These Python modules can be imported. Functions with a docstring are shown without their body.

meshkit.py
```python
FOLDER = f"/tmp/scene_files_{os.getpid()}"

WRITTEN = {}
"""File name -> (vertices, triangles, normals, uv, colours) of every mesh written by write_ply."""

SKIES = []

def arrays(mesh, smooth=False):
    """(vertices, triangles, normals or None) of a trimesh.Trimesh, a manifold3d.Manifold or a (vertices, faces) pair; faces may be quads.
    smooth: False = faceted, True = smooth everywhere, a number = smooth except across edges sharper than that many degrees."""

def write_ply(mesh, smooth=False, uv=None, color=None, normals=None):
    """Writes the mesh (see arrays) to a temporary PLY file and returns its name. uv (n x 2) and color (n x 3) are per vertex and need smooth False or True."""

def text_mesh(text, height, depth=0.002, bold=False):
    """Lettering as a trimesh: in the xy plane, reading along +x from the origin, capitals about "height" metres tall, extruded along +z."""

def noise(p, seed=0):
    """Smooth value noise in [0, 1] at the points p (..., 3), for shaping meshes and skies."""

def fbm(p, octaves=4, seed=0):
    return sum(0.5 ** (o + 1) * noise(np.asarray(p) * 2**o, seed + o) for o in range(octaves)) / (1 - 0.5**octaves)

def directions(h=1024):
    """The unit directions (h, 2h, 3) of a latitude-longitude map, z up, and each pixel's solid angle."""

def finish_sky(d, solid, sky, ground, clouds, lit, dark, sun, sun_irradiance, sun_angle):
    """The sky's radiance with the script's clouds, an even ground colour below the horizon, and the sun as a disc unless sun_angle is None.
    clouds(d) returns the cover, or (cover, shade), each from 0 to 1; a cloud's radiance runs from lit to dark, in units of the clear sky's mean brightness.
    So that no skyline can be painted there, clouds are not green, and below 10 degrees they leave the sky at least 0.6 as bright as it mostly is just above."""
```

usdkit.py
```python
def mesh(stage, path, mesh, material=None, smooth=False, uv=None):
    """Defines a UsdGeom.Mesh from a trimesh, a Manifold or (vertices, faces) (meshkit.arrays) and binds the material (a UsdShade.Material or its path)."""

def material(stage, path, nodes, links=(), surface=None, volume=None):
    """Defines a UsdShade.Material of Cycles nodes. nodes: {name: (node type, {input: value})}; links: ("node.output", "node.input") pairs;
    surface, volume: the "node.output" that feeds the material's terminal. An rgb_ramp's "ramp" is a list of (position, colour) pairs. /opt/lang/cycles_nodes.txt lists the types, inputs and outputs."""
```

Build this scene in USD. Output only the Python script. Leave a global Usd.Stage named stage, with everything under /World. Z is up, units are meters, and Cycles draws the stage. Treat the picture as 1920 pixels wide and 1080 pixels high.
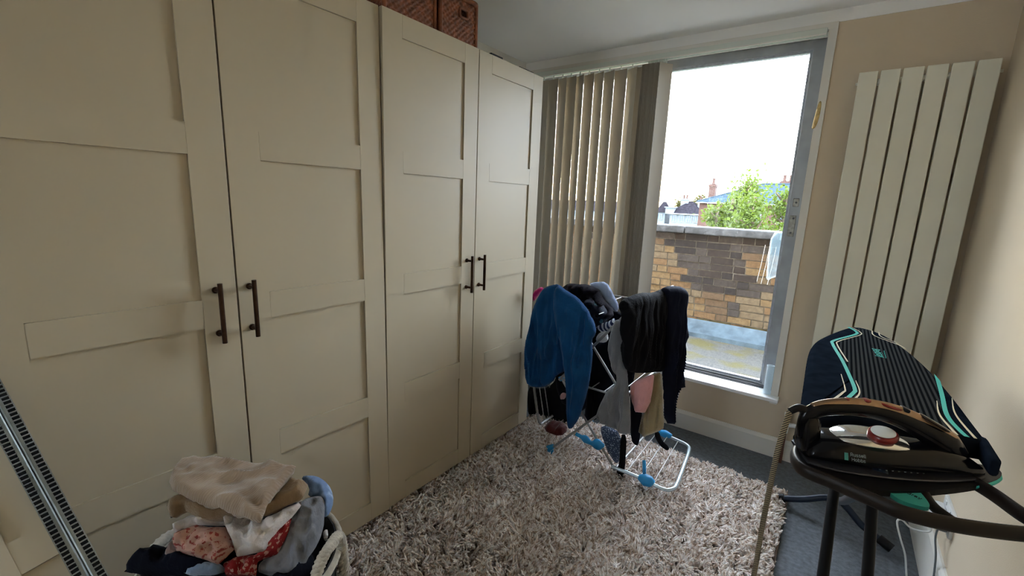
import math, numpy as np, trimesh, manifold3d as m3, usdkit, meshkit
from scipy.spatial import Delaunay
import shapely
from shapely.geometry import Polygon, Point
from pxr import Usd, UsdGeom, UsdLux, UsdShade, Gf, Vt, Sdf

EXPO, SKY, SUNI, AERO, HAZE = 0.62, 1.0, 80.0, 1.0, .6
SKYTINT, CLOUD = (.90, 1.0, 1.15), (11., 11.5, 12.6)
SLIT = [(2, 3), (0, 4), (3, 11), (-6, 1), (4, 13), (1, 10), (3, 11), (4, 14), (0, 3), (4, 13)]
BX0, BX1 = -.5, .10
PLASTIC = [(.013,.164),(.087,.158),(.086,.06),(.089,-.093),(.055,-.088),(.023,-.123),(.016,-.036)]
RUGRAMP = [(.28, (.20, .125, .085)), (.40, (.50, .38, .29)), (.49, (.80, .71, .65)), (.63, (.95, .92, .90))]

stage = Usd.Stage.CreateInMemory()
UsdGeom.SetStageUpAxis(stage, 'Z'); UsdGeom.SetStageMetersPerUnit(stage, 1.0)
UsdGeom.Xform.Define(stage, '/World'); UsdGeom.Scope.Define(stage, '/World/Looks')
rng = np.random.default_rng(7)

# ------------------------------------------------------------------ camera
CAM = np.array([1.3297, -1.0426, 1.3193])
RGT = (0.8043072, 0.5928902, 0.0396367); DWN = (0.1452008, -0.1314187, -0.9806354); FWD = (-0.5762002, 0.7944874, -0.1917892)
cam = UsdGeom.Camera.Define(stage, '/World/camera')
cam.CreateHorizontalApertureAttr(36.0); cam.CreateFocalLengthAttr(36.0 * 840.38 / 1920)
cam.AddTransformOp().Set(Gf.Matrix4d(*RGT, 0, *[-a for a in DWN], 0, *[-a for a in FWD], 0, *[float(a) for a in CAM], 1))
cam.CreateExposureAttr(EXPO)
# ------------------------------------------------------------------ sky and sun (low sun behind the blind, seen through its slits)
SUN = np.array([-0.4694, 0.8759, 0.1113]); SUN /= np.linalg.norm(SUN)
dome = UsdLux.DomeLight.Define(stage, '/World/sky')
sky_mat = usdkit.material(stage, '/World/Looks/sky', {
    't': ('sky_texture', {'sky_type': 'multiple_scattering', 'sun_disc': False, 'sun_elevation': math.asin(SUN[2]), 'sun_rotation': math.atan2(SUN[0], SUN[1]), 'aerosol_density': AERO, 'air_density': 1.0}),
    'tc': ('texture_coordinate', {}), 'n': ('noise_texture', {'scale': 2.0, 'detail': 5.0}), 'r': ('rgb_ramp', {'ramp': [(.2, (HAZE - .15,) * 3), (.8, (HAZE + .15,) * 3)]}),
    'w': ('mix_color', {'blend_type': 'multiply', 'fac': 1.0, 'b': SKYTINT, 'use_clamp': False}), 'c': ('mix_color', {'b': CLOUD, 'use_clamp': False}), 'b': ('background_shader', {'strength': SKY})},
    [('tc.generated', 'n.vector'), ('n.fac', 'r.fac'), ('r.color', 'c.fac'), ('t.color', 'w.a'), ('w.result', 'c.a'), ('c.result', 'b.color')], surface='b.background')
UsdShade.MaterialBindingAPI.Apply(dome.GetPrim()).Bind(sky_mat)
sun = UsdLux.DistantLight.Define(stage, '/World/sun')
sun.CreateAngleAttr(0.8); sun.CreateIntensityAttr(SUNI); sun.CreateColorAttr(Gf.Vec3f(1.0, 0.72, 0.42))
_z = SUN; _x = np.cross((0, 0, 1.0), _z); _x /= np.linalg.norm(_x); _y = np.cross(_z, _x)
sun.AddTransformOp().Set(Gf.Matrix4d(*[float(a) for a in _x], 0, *[float(a) for a in _y], 0, *[float(a) for a in _z], 0, 0, 0, 0, 1))
# ------------------------------------------------------------------ materials
def M(name, base, rough=.6, var=.0, scale=8., bump=0., bscale=60., metallic=0., stretch=None, **kw):
    """principled, with a colour that wanders a little over the surface and a fine bump"""
    nodes = {'p': ('principled_bsdf', {'base_color': base, 'roughness': rough, 'metallic': metallic, **kw})}
    links = []
    if var or bump:
        nodes['tc'] = ('texture_coordinate', {}); nodes['mp'] = ('mapping', {'scale': stretch or (1, 1, 1)}); links.append(('tc.object', 'mp.vector'))
    if var:
        nodes['n'] = ('noise_texture', {'scale': scale, 'detail': 4.0})
        lo = tuple(max(0, c * (1 - var)) for c in base); hi = tuple(min(1, c * (1 + var)) for c in base)
        nodes['r'] = ('rgb_ramp', {'ramp': [(.3, lo), (.7, hi)]})
        links += [('mp.vector', 'n.vector'), ('n.fac', 'r.fac'), ('r.color', 'p.base_color')]
    if bump:
        nodes['bn'] = ('noise_texture', {'scale': bscale, 'detail': 3.0}); nodes['b'] = ('bump', {'strength': min(1, bump), 'distance': .004})
        links += [('mp.vector', 'bn.vector'), ('bn.fac', 'b.height'), ('b.normal', 'p.normal')]
    return usdkit.material(stage, '/World/Looks/' + name, nodes, links, surface='p.BSDF')

def Mpat(name, c1, c2, scale, edge=.5, feature='noise', rough=.85, bump=.3):
    """two-colour print on cloth"""
    tex = ('noise_texture', {'scale': scale, 'detail': 3.0}) if feature == 'noise' else ('voronoi_texture', {'scale': scale})
    out = 'n.fac' if feature == 'noise' else 'n.distance'
    return usdkit.material(stage, '/World/Looks/' + name, {'tc': ('texture_coordinate', {}), 'n': tex,
        'r': ('rgb_ramp', {'ramp': [(edge - .03, c1), (edge + .03, c2)]}), 'bn': ('noise_texture', {'scale': 120.}), 'b': ('bump', {'strength': bump, 'distance': .003}), 'p': ('principled_bsdf', {'roughness': rough})},
        [('tc.object', 'n.vector'), (out, 'r.fac'), ('r.color', 'p.base_color'), ('tc.object', 'bn.vector'), ('bn.fac', 'b.height'), ('b.normal', 'p.normal')], surface='p.BSDF')

def Mwave(name, c1, c2, scale, rot=(0, 0, 0), rough=.8, edge=.5, soft=.08, profile='sine', bump=0.3, direction='x', spec=.3):
    return usdkit.material(stage, '/World/Looks/' + name, {'tc': ('texture_coordinate', {}), 'mp': ('mapping', {'rotation': rot}),
        'w': ('wave_texture', {'scale': scale, 'profile': profile, 'bands_direction': direction}), 'r': ('rgb_ramp', {'ramp': [(edge - soft, c1), (edge + soft, c2)]}),
        'b': ('bump', {'strength': bump, 'distance': .002}), 'p': ('principled_bsdf', {'roughness': rough, 'specular_ior_level': spec})},
        [('tc.object', 'mp.vector'), ('mp.vector', 'w.vector'), ('w.fac', 'r.fac'), ('r.color', 'p.base_color'), ('w.fac', 'b.height'), ('b.normal', 'p.normal')], surface='p.BSDF')

# ------------------------------------------------------------------ naming
used = {}
def numbered(parent, name):
    k = (parent, name); used[k] = used.get(k, -1) + 1
    return parent + '/' + (name if used[k] == 0 else '%s_%03d' % (name, used[k]))
def tag(p, label=None, cat=None, group=None, kind=None):
    p = p.GetPrim()
    for k, v in (('label', label), ('category', cat), ('group', group), ('kind', kind)):
        if v: p.SetCustomDataByKey(k, v)
    return p
def path_of(parent): return '/World' if parent is None else str(parent.GetPath())
def thing(name, label, cat, loc=(0, 0, 0), rotz=0., matrix=None, group=None):
    x = UsdGeom.Xform.Define(stage, numbered('/World', name))
    if matrix is not None: x.AddTransformOp().Set(Gf.Matrix4d(*[float(a) for a in np.array(matrix).T.ravel()]))
    else:
        x.AddTranslateOp().Set(Gf.Vec3d(*map(float, loc)))
        if rotz: x.AddRotateZOp().Set(math.degrees(rotz))
    return tag(x, label, cat, group)
def part(parent, name, mesh, mat, smooth=False, label=None, kind=None):
    p = usdkit.mesh(stage, numbered(path_of(parent), name), mesh, mat, smooth).GetPrim()
    return tag(p, label, None, None, kind)
def single(name, mesh, mat, label, cat, smooth=False, group=None, kind=None):
    return tag(usdkit.mesh(stage, numbered('/World', name), mesh, mat, smooth), label, cat, group, kind)
def struct(name, mesh, mat, label, smooth=False):
    return tag(usdkit.mesh(stage, numbered('/World', name), mesh, mat, smooth), label, None, None, 'structure')

# ------------------------------------------------------------------ shapes
def box(x0, x1, y0, y1, z0, z1, bev=0.):
    if bev:
        s = [m3.Manifold.sphere(bev, 8).translate([x, y, z]) for x in (x0 + bev, x1 - bev) for y in (y0 + bev, y1 - bev) for z in (z0 + bev, z1 - bev)]
        return tm(m3.Manifold.batch_hull(s))
    b = trimesh.creation.box((x1 - x0, y1 - y0, z1 - z0)); b.apply_translation(((x0 + x1) / 2, (y0 + y1) / 2, (z0 + z1) / 2)); return b
def tm(m):
    m = m.to_mesh(); return trimesh.Trimesh(m.vert_properties[:, :3], m.tri_verts, process=False)
def mf(t): return m3.Manifold(m3.Mesh(np.asarray(t.vertices, np.float32), np.asarray(t.faces, np.uint32)))
def cat(*ms): return trimesh.util.concatenate([m for m in ms if m is not None])
def union(*ms): return tm(m3.Manifold.batch_boolean([mf(m) for m in ms], m3.OpType.Add))
def minus(a, *bs):
    r = mf(a)
    for b in bs: r = r - mf(b)
    return tm(r)
def spline(pts, n=8):
    """Catmull-Rom through the points"""
    p = np.array(pts, float); q = np.vstack([2 * p[0] - p[1], p, 2 * p[-1] - p[-2]]); out = []
    for i in range(1, len(q) - 2):
        a, b, c, d = q[i - 1:i + 3]
        for t in np.arange(n) / n: out.append(.5 * (2 * b + (c - a) * t + (2 * a - 5 * b + 4 * c - d) * t * t + (3 * b - a - 3 * c + d) * t ** 3))
    return np.array(out + [p[-1]])
def tube(pts, r, sides=10, closed=False, flat=None, up=(0, 0, 1)):
    """swept round (or flat = (half width, half height)) bar along the points"""
    p = np.array(pts, float); n = len(p); rr = np.broadcast_to(np.asarray(r, float), (n,))
    t = np.gradient(p, axis=0) if not closed else np.roll(p, -1, 0) - np.roll(p, 1, 0)
    t /= np.linalg.norm(t, axis=1, keepdims=True) + 1e-12
    u = np.array(up, float); u = u if abs(t[0] @ u) < .95 else np.array((1., 0, .1))
    V = []; ang = np.arange(sides) * 2 * np.pi / sides
    for i in range(n):
        s = np.cross(t[i], u); s /= np.linalg.norm(s) + 1e-12; w = np.cross(s, t[i])
        if flat is None: u = w
        a, b = (rr[i], rr[i]) if flat is None else (flat[0] * rr[i], flat[1] * rr[i])
        V.append(p[i] + a * np.cos(ang)[:, None] * s + b * np.sin(ang)[:, None] * w)
    V = np.vstack(V); F = []
    for i in range(n if closed else n - 1):
        a, b = i * sides, ((i + 1) % n) * sides
        for k in range(sides):
            k2 = (k + 1) % sides; F += [(a + k, a + k2, b + k2), (a + k, b + k2, b + k)]
    if not closed:
        V = np.vstack([V, p[0], p[-1]]); c0, c1 = len(V) - 2, len(V) - 1
        for k in range(sides):
            k2 = (k + 1) % sides; F += [(c0, k2, k), (c1, (n - 1) * sides + k, (n - 1) * sides + k2)]
    m = trimesh.Trimesh(V, F, process=False)
    if m.volume < 0: m.invert()
    return m
def rod(a, b, r, sides=10): return tube([a, b], r, sides)
def loft(sections, caps=True):
    S = np.array(sections, float); n, k = S.shape[:2]; V = S.reshape(-1, 3); F = []
    for i in range(n - 1):
        for j in range(k):
            j2 = (j + 1) % k; a, b, c, d = i * k + j, i * k + j2, (i + 1) * k + j2, (i + 1) * k + j; F += [(a, b, c), (a, c, d)]
    if caps:
        V = np.vstack([V, S[0].mean(0), S[-1].mean(0)]); c0, c1 = len(V) - 2, len(V) - 1
        for j in range(k):
            j2 = (j + 1) % k; F += [(c0, j2, j), (c1, (n - 1) * k + j, (n - 1) * k + j2)]
    m = trimesh.Trimesh(V, F, process=False)
    if m.volume < 0: m.invert()
    return m
def lathe(prof, n=24, at=(0, 0, 0)):
    m = trimesh.creation.revolve(np.array(prof, float), sections=n); m.apply_translation(at); return m
def prism(poly, z0, z1):
    m = trimesh.creation.extrude_polygon(poly if isinstance(poly, Polygon) else Polygon(poly), z1 - z0, engine='earcut'); m.apply_translation((0, 0, z0)); return m
def chaikin(p, n=1):
    p = np.array(p, float)
    for _ in range(n): q = np.roll(p, -1, 0); p = np.stack([.75 * p + .25 * q, .25 * p + .75 * q], 1).reshape(-1, 2)
    return p
def fb(P, seed, o=3): return meshkit.fbm(np.asarray(P, float) + 50, o, seed) - .5
def puffy(spec, t=.018, h=.008, soft=.03, crease=.015, k=(28, 5), lump=.008, kl=14, hang=True, seed=1, back=1., smooth=1):
    """a hung or folded garment: an outline in a plane (origin, two axes) made into a closed padded sheet with creases across it"""
    o, e1, e2, out = spec
    e1 = np.array(e1, float); e1 /= np.linalg.norm(e1); e2 = np.array(e2, float); e2 -= e1 * (e1 @ e2); e2 /= np.linalg.norm(e2); n = np.cross(e1, e2)
    if n @ (CAM - np.array(o)) < 0: n = -n
    poly = Polygon(chaikin(out, smooth)).buffer(0)
    if poly.geom_type != 'Polygon': poly = max(poly.geoms, key=lambda g: g.area)
    L = poly.exterior.length; nb = int(L / h); B = np.array([poly.exterior.interpolate(i * L / nb).coords[0] for i in range(nb)])
    x0, y0, x1, y1 = poly.bounds; gx, gy = np.meshgrid(np.arange(x0, x1, h), np.arange(y0, y1, h * .87)); gx[1::2] += h / 2
    G = np.stack([gx.ravel(), gy.ravel()], 1); inner = poly.buffer(-h * .6)
    G = G[shapely.contains_xy(inner, G[:, 0], G[:, 1])]
    P = np.vstack([B, G]); T = Delaunay(P).simplices; c = P[T].mean(1); T = T[shapely.contains_xy(poly, c[:, 0], c[:, 1])]
    d = shapely.distance(shapely.points(P), poly.exterior); d[:nb] = 0
    x = np.clip(d / soft, 0, 1); prof = np.sqrt(x * (2 - x))
    top = P[:, 1].max(); w = np.clip((top - P[:, 1]) / max(.12, (top - P[:, 1].min()) * .5), .25, 1) if hang else np.ones(len(P))
    q = np.stack([P[:, 0] * k[0], P[:, 1] * k[1], np.full(len(P), seed * 3.1)], 1)
    cr = 1 - np.abs(fb(q, seed)) * 5.5
    f = crease * w * cr + lump * 2 * fb(np.stack([P[:, 0] * kl, P[:, 1] * kl, np.full(len(P), seed)], 1), seed + 9)
    W = np.array(o) + P[:, :1] * e1 + P[:, 1:2] * e2
    front = W + n * ((t * prof) + f * (.25 + .75 * x))[:, None]; bk = W + n * (-back * t * prof + f * (.25 + .75 * x) - .004 * x)[:, None]
    idx = np.arange(len(P)); bidx = np.where(idx < nb, idx, idx + len(P) - nb)
    V = np.vstack([front, bk[nb:]]); F = np.vstack([T, bidx[T][:, ::-1]])
    m = trimesh.Trimesh(V, F, process=False)
    if m.volume < 0: m.invert()
    return m
def at(m, R=None, t=(0, 0, 0)):
    m = m.copy()
    if R is not None: A = np.eye(4); A[:3, :3] = R; m.apply_transform(A)
    m.apply_translation(t); return m
def rotz(a): return np.array([[math.cos(a), -math.sin(a), 0], [math.sin(a), math.cos(a), 0], [0, 0, 1]])
def rotx(a): return np.array([[1, 0, 0], [0, math.cos(a), -math.sin(a)], [0, math.sin(a), math.cos(a)]])
def roty(a): return np.array([[math.cos(a), 0, math.sin(a)], [0, 1, 0], [-math.sin(a), 0, math.cos(a)]])
# ------------------------------------------------------------------ looks
white_paint = M('white_paint', (.74, .72, .66), .45, .03, 3)
wall_paint = M('wall_paint', (.66, .55, .40), .75, .04, 2.5, .12, 260)
ceil_paint = M('ceiling_paint', (.88, .88, .86), .8, .02, 2, .1, 200)
door_white = M('door_white', (.47, .41, .295), .42, .015, 3)
carcass_white = M('carcass_white', (.5, .46, .36), .5)
bronze = M('dark_bronze', (.045, .022, .012), .38, .4, 40, .2, 150, metallic=.85)
carpet = M('grey_blue_carpet', (.135, .155, .175), .95, .28, 55, .8, 420)
alu = M('grey_aluminium', (.33, .345, .36), .45, .12, 12, metallic=.35)
alu_dark = M('dark_gasket', (.05, .05, .055), .6)
steel = M('galvanised_steel', (.30, .33, .32), .5, .2, 30, metallic=.9)
rack_steel = M('rack_tube', (.30, .30, .29), .4, metallic=.6)
blue_plastic = M('blue_plastic', (.015, .28, .62), .4)
black_plastic = M('black_plastic', (.008, .008, .009), .45, specular_ior_level=.2)
pane_mat = usdkit.material(stage, '/World/Looks/pane', {'t': ('transparent_bsdf', {'color': (.93, .95, .95)}), 'g': ('glossy_bsdf', {'roughness': .02, 'color': (1, 1, 1)}), 'f': ('fresnel', {'IOR': 1.12}), 'm': ('mix_closure', {})},
    [('f.fac', 'm.fac'), ('t.BSDF', 'm.closure1'), ('g.BSDF', 'm.closure2')], surface='m.closure')

# ------------------------------------------------------------------ the room
XW, YW, ZC, XL, YN = 1.761, 1.64, 2.235, -.57, -2.9
OX0, OX1, OZ0, OZ1 = -.50, 1.142, .345, 2.151
struct('floor', box(XL - .2, XW + .2, YN - .2, YW + .2, -.15, 0), carpet, 'grey-blue short pile carpet floor of the small room')
struct('ceiling', box(XL - .2, XW + .2, YN - .2, YW + .26, ZC, ZC + .2), ceil_paint, 'flat white painted ceiling above the wardrobes and the window')
struct('wall_left', box(XL - .2, XL, YN - .2, YW + .26, 0, ZC), white_paint, 'white wall behind the wardrobes, seen only above their tops')
struct('wall_right', box(XW, XW + .2, YN - .2, YW + .26, 0, ZC), wall_paint, 'cream painted wall beside the ironing board')
struct('wall_near', minus(box(XL, XW, YN - .2, YN, 0, ZC), box(BX0, BX1, YN - .5, YN + .3, .85, 2.08)), wall_paint, 'cream wall behind the viewer')
struct('wall_far', minus(box(XL, XW, YW, YW + .26, 0, ZC), box(OX0, OX1, YW - .1, YW + .4, OZ0 - .03, OZ1)), wall_paint, 'beige painted wall with the tall window and the radiator')
struct('trim_1', box(XL, XW, YW - .004, YW + .01, 2.181, ZC), ceil_paint, 'white band along the top of the beige window wall')
def skirting(n, p0, p1, inward, label, h=.112, t=.016):
    prof = Polygon([(0, 0), (t, 0), (t, h - .018), (t - .004, h - .008), (t - .009, h), (0, h)])
    L = np.linalg.norm(np.array(p1) - p0); m = trimesh.creation.extrude_polygon(prof, L, engine='earcut')
    e = (np.array(p1, float) - p0) / L; A = np.eye(4); A[:3, 0] = (*inward, 0); A[:3, 1] = (0, 0, 1); A[:3, 2] = (*e, 0); A[:3, 3] = (*p0, 0)
    m.apply_transform(A); m.fix_normals(); return struct(n, m, white_paint, label)
skirting('baseboard_far', (XL, YW), (XW - .016, YW), (0, -1), 'white skirting board under the window and the radiator')
skirting('baseboard_right', (XW, YN), (XW, YW), (-1, 0), 'white skirting board along the right wall below the socket', h=.19)

# window: casing, sill, aluminium frame, glass
w = UsdGeom.Xform.Define(stage, '/World/window_1'); tag(w, 'tall window with grey metal frame and deep white sill', None, None, 'structure')
part(w, 'casing', union(box(OX1, 1.176, YW - .014, YW + .02, .30, 2.181), box(OX0 - .034, 1.176, YW - .0145, YW + .02, OZ1, 2.1812), box(OX0 - .034, OX0, YW - .014, YW + .02, .30, 2.181)), white_paint)
part(w, 'window_reveal', union(box(OX1 - .001, OX1 + .012, YW + .02, YW + .26, OZ0, OZ1), box(OX0 - .012, OX0 + .001, YW + .02, YW + .26, OZ0, OZ1), box(OX0, OX1, YW + .02, YW + .26, OZ1 - .001, OZ1 + .01)), white_paint)
part(w, 'window_sill', union(box(OX0 - .03, OX1, YW - .002, YW + .13, OZ0 - .02, OZ0), box(OX0 - .04, 1.184, 1.575, YW, OZ0 - .02, OZ0, .004)), M('sill_white', (.80, .81, .80), .35))
FY = 1.735
def frame_bar(x0, x1, z0, z1, y0=FY, y1=FY + .055): return box(x0, x1, y0, y1, z0, z1, .003)
part(w, 'metal_frame', union(frame_bar(1.082, OX1, OZ0, OZ1), frame_bar(OX0, OX0 + .06, OZ0, OZ1), frame_bar(OX0, OX1, 2.105, OZ1), frame_bar(OX0, OX1, OZ0, .362), frame_bar(.315, .375, OZ0, OZ1)), alu)
part(w, 'inner_bead', union(box(1.070, 1.083, FY + .012, FY + .04, .36, 2.105), box(OX0 + .06, 1.07, FY + .012, FY + .04, 2.093, 2.106), box(OX0 + .06, 1.07, FY + .012, FY + .04, .361, .372)), M('bead_grey', (.42, .45, .5), .4, .2, 40))
part(w, 'bottom_track', union(box(OX0, OX1, FY - .022, FY - .002, OZ0 - .002, .352, .002), box(OX0, OX1, FY - .034, FY - .028, OZ0 - .002, .349, .001)), alu_dark)
part(w, 'glass_pane', box(.375, 1.072, FY + .024, FY + .030, .366, 2.1), pane_mat)
part(w, 'glass_pane', box(OX0 + .06, .315, FY + .024, FY + .030, .366, 2.1), pane_mat)
lp = part(w, 'lock_plate', cat(box(1.092, 1.122, FY - .006, FY, 1.19, 1.30, .002), box(1.098, 1.124, FY - .006, FY, 1.345, 1.387, .002)), M('lock_steel', (.30, .29, .25), .4, .35, 60, metallic=.6), label='worn lock plates on the right frame')
part(lp, 'screw_hole', cat(*[at(trimesh.creation.cylinder(.005, .004, sections=14), rotx(math.pi / 2), (x, FY - .0065, z)) for x, z in ((1.108, 1.21), (1.111, 1.285), (1.112, 1.366))]), alu_dark)
part(w, 'filler_patch', puffy(((1.1475, YW - .0145, 1.774), (1, 0, 0), (0, 0, 1), [(.010, .066), (.0, .062), (-.006, .02), (-.012, -.04), (-.012, -.064), (.002, -.058), (.011, -.02), (.013, .03)]), .004, .005, .008, .0, lump=.001, hang=False, smooth=2), M('yellow_filler', (.62, .46, .20), .8, .25, 50), smooth=True, label='yellow filler patch on the white casing')

# unseen window behind the viewer, placed to light the far wall, radiator and ceiling
w = UsdGeom.Xform.Define(stage, '/World/window_2'); tag(w, 'unseen plain white framed window behind the viewer, placed to light the far wall', None, None, 'structure')
part(w, 'frame', minus(box(BX0, BX1, YN - .12, YN - .06, .85, 2.08), box(BX0 + .05, (BX0 + BX1) / 2 - .025, YN - .3, YN, .90, 2.03), box((BX0 + BX1) / 2 + .025, BX1 - .05, YN - .3, YN, .90, 2.03)), white_paint)
part(w, 'glass_pane', box(BX0 + .05, (BX0 + BX1) / 2 - .025, YN - .093, YN - .087, .90, 2.03), pane_mat); part(w, 'glass_pane', box((BX0 + BX1) / 2 + .025, BX1 - .05, YN - .093, YN - .087, .90, 2.03), pane_mat)
part(w, 'window_sill', box(BX0 - .04, BX1 + .04, YN - .06, YN + .06, .83, .85, .003), white_paint)

# ------------------------------------------------------------------ wardrobes
ZS = [(1.860, 1.936), (1.401, 1.479), (.946, 1.024), (.498, .577), (.060, .136)]     # rails: bottom, top
ST, DT = .0853, .020
def door(parent, y0, y1, handle_side):
    """stiles and rails, then the four recessed panels and the bar handle"""
    ms = [mf(box(-DT, 0, y0, y1, .06, 1.936, .0012))]
    for (b1, t1), (b0, t0) in zip(ZS[:-1], ZS[1:]): ms[0] = ms[0] - mf(box(-.03, .01, y0 + ST, y1 - ST, t0, b1))
    for b0, t0 in ZS:
        for y in (y0 + ST, y1 - ST): ms[0] = ms[0] - mf(box(-.0007, .01, y - .0006, y + .0006, b0, t0))
    d = part(parent, 'door', tm(ms[0]), door_white)
    for (b1, t1), (b0, t0) in zip(ZS[:-1], ZS[1:]): part(d, 'panel', box(-.016, -.007, y0 + ST - .002, y1 - ST + .002, t0 - .002, b1 + .002), door_white)
    yh = y1 - .052 if handle_side > 0 else y0 + .030
    h = cat(tube([(.034, yh, .905), (.034, yh, 1.07)], .0062, 14), *[tube([(-.001, yh, z), (.004, yh, z), (.006, yh, z), (.030, yh, z), (.036, yh, z)], [.009, .009, .0055, .0045, .0045], 12) for z in (.927, 1.048)])
    part(d, 'handle', h, bronze, 35, label='dark bronze bar handle')
def wardrobe(label, y0, y1, mat4, xb=-.555, yi=.004):
    t = thing('wardrobe', label, 'wardrobe', matrix=mat4)
    part(t, 'side_panel', box(xb, -DT - .003, y0 + yi, y0 + yi + .018, .0, 1.936), carcass_white); part(t, 'side_panel', box(xb, -DT - .003, y1 - yi - .018, y1 - yi, .0, 1.936), carcass_white)
    part(t, 'top_panel', box(xb, -DT - .003, y0 + yi + .018, y1 - yi - .018, 1.918, 1.936), carcass_white); part(t, 'bottom_panel', box(xb, -DT - .003, y0 + yi + .018, y1 - yi - .018, .042, .06), carcass_white)
    part(t, 'back_panel', box(xb, xb + .006, y0 + yi + .018, y1 - yi - .018, .06, 1.918), carcass_white); part(t, 'plinth', box(-.06, -.045, y0 + yi + .018, y1 - yi - .018, 0, .042), carcass_white)
    ym = (y0 + y1) / 2
    door(t, y0 + .0015, ym - .002, 1); door(t, ym + .002, y1 - .0015, -1)
    return t
from scipy.spatial.transform import Rotation
A = np.eye(4); A[:3, :3] = Rotation.from_rotvec((0, -.0104, -.0162)).as_matrix(); A[:3, 3] = np.array((0, 0, .06)) - A[:3, :3] @ (0, 0, .06); A[2, 3] += .0005
wardrobe('tall cream panelled double wardrobe nearest the viewer, with the leaning metal strip', -1.0, 0., A, xb=-.52, yi=.014)
A2 = np.eye(4); A2[0, 3] = -.0072
wardrobe('tall cream panelled double wardrobe nearest the window, wicker baskets on top', 0.002, 1.0, A2)

# ------------------------------------------------------------------ vertical blind
bl = thing('vertical_blind', 'beige vertical slat blind hanging over the left part of the window', 'blind')
rail_white = M('rail_white', (.62, .66, .60), .4)
part(bl, 'headrail', minus(box(OX0, 1.138, 1.592, 1.632, 2.122, 2.152, .002), box(OX0 + .01, 1.13, 1.606, 1.618, 2.110, 2.135)), rail_white)
part(bl, 'rail_lip', box(OX0, 1.138, 1.586, 1.592, 2.119, 2.126, .001), white_paint)
slat_mats = []
for i, c in enumerate(((.34, .305, .245), (.325, .29, .235), (.36, .32, .26))):
    slat_mats.append(usdkit.material(stage, f'/World/Looks/slat_{i}', {'tc': ('texture_coordinate', {}), 'mp': ('mapping', {'scale': (1, 1, 3.5)}), 'n': ('noise_texture', {'scale': 160., 'detail': 2.}), 'b': ('bump', {'strength': .25, 'distance': .001}),
        'p': ('principled_bsdf', {'base_color': c, 'roughness': .85}), 't': ('translucent_bsdf', {'color': tuple(x * 1.0 for x in c)}), 'm': ('mix_closure', {'fac': .02})},
        [('tc.object', 'mp.vector'), ('mp.vector', 'n.vector'), ('n.fac', 'b.height'), ('b.normal', 'p.normal'), ('p.BSDF', 'm.closure1'), ('t.BSDF', 'm.closure2')], surface='m.closure'))
def slat(xc, yc, ang, ang2, z0=.40, z1=2.098, sway=0., wdt=.089):
    """a hanging fabric strip, turned by ang at the top and ang2 at the foot, slightly bowed"""
    secs = []
    for z in np.linspace(z1, z0, 14):
        f = (z1 - z) / (z1 - z0); a = ang + (ang2 - ang) * f; u = np.linspace(-.5, .5, 7) * wdt; bow = .0035 * (1 - (2 * u / wdt) ** 2)
        px = xc + sway * f + u * math.cos(a) - bow * math.sin(a); py = yc + u * math.sin(a) + bow * math.cos(a); nx, ny = -math.sin(a) * .0007, math.cos(a) * .0007
        secs.append(np.vstack([np.c_[px + nx, py + ny, np.full(7, z)], np.c_[px - nx, py - ny, np.full(7, z)][::-1]]))
    return loft(secs)
edges = [-.43, -.358, -.285, -.222, -.158, -.100, -.031, .033, .103, .180, .242]
r2 = np.random.default_rng(3)
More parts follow.
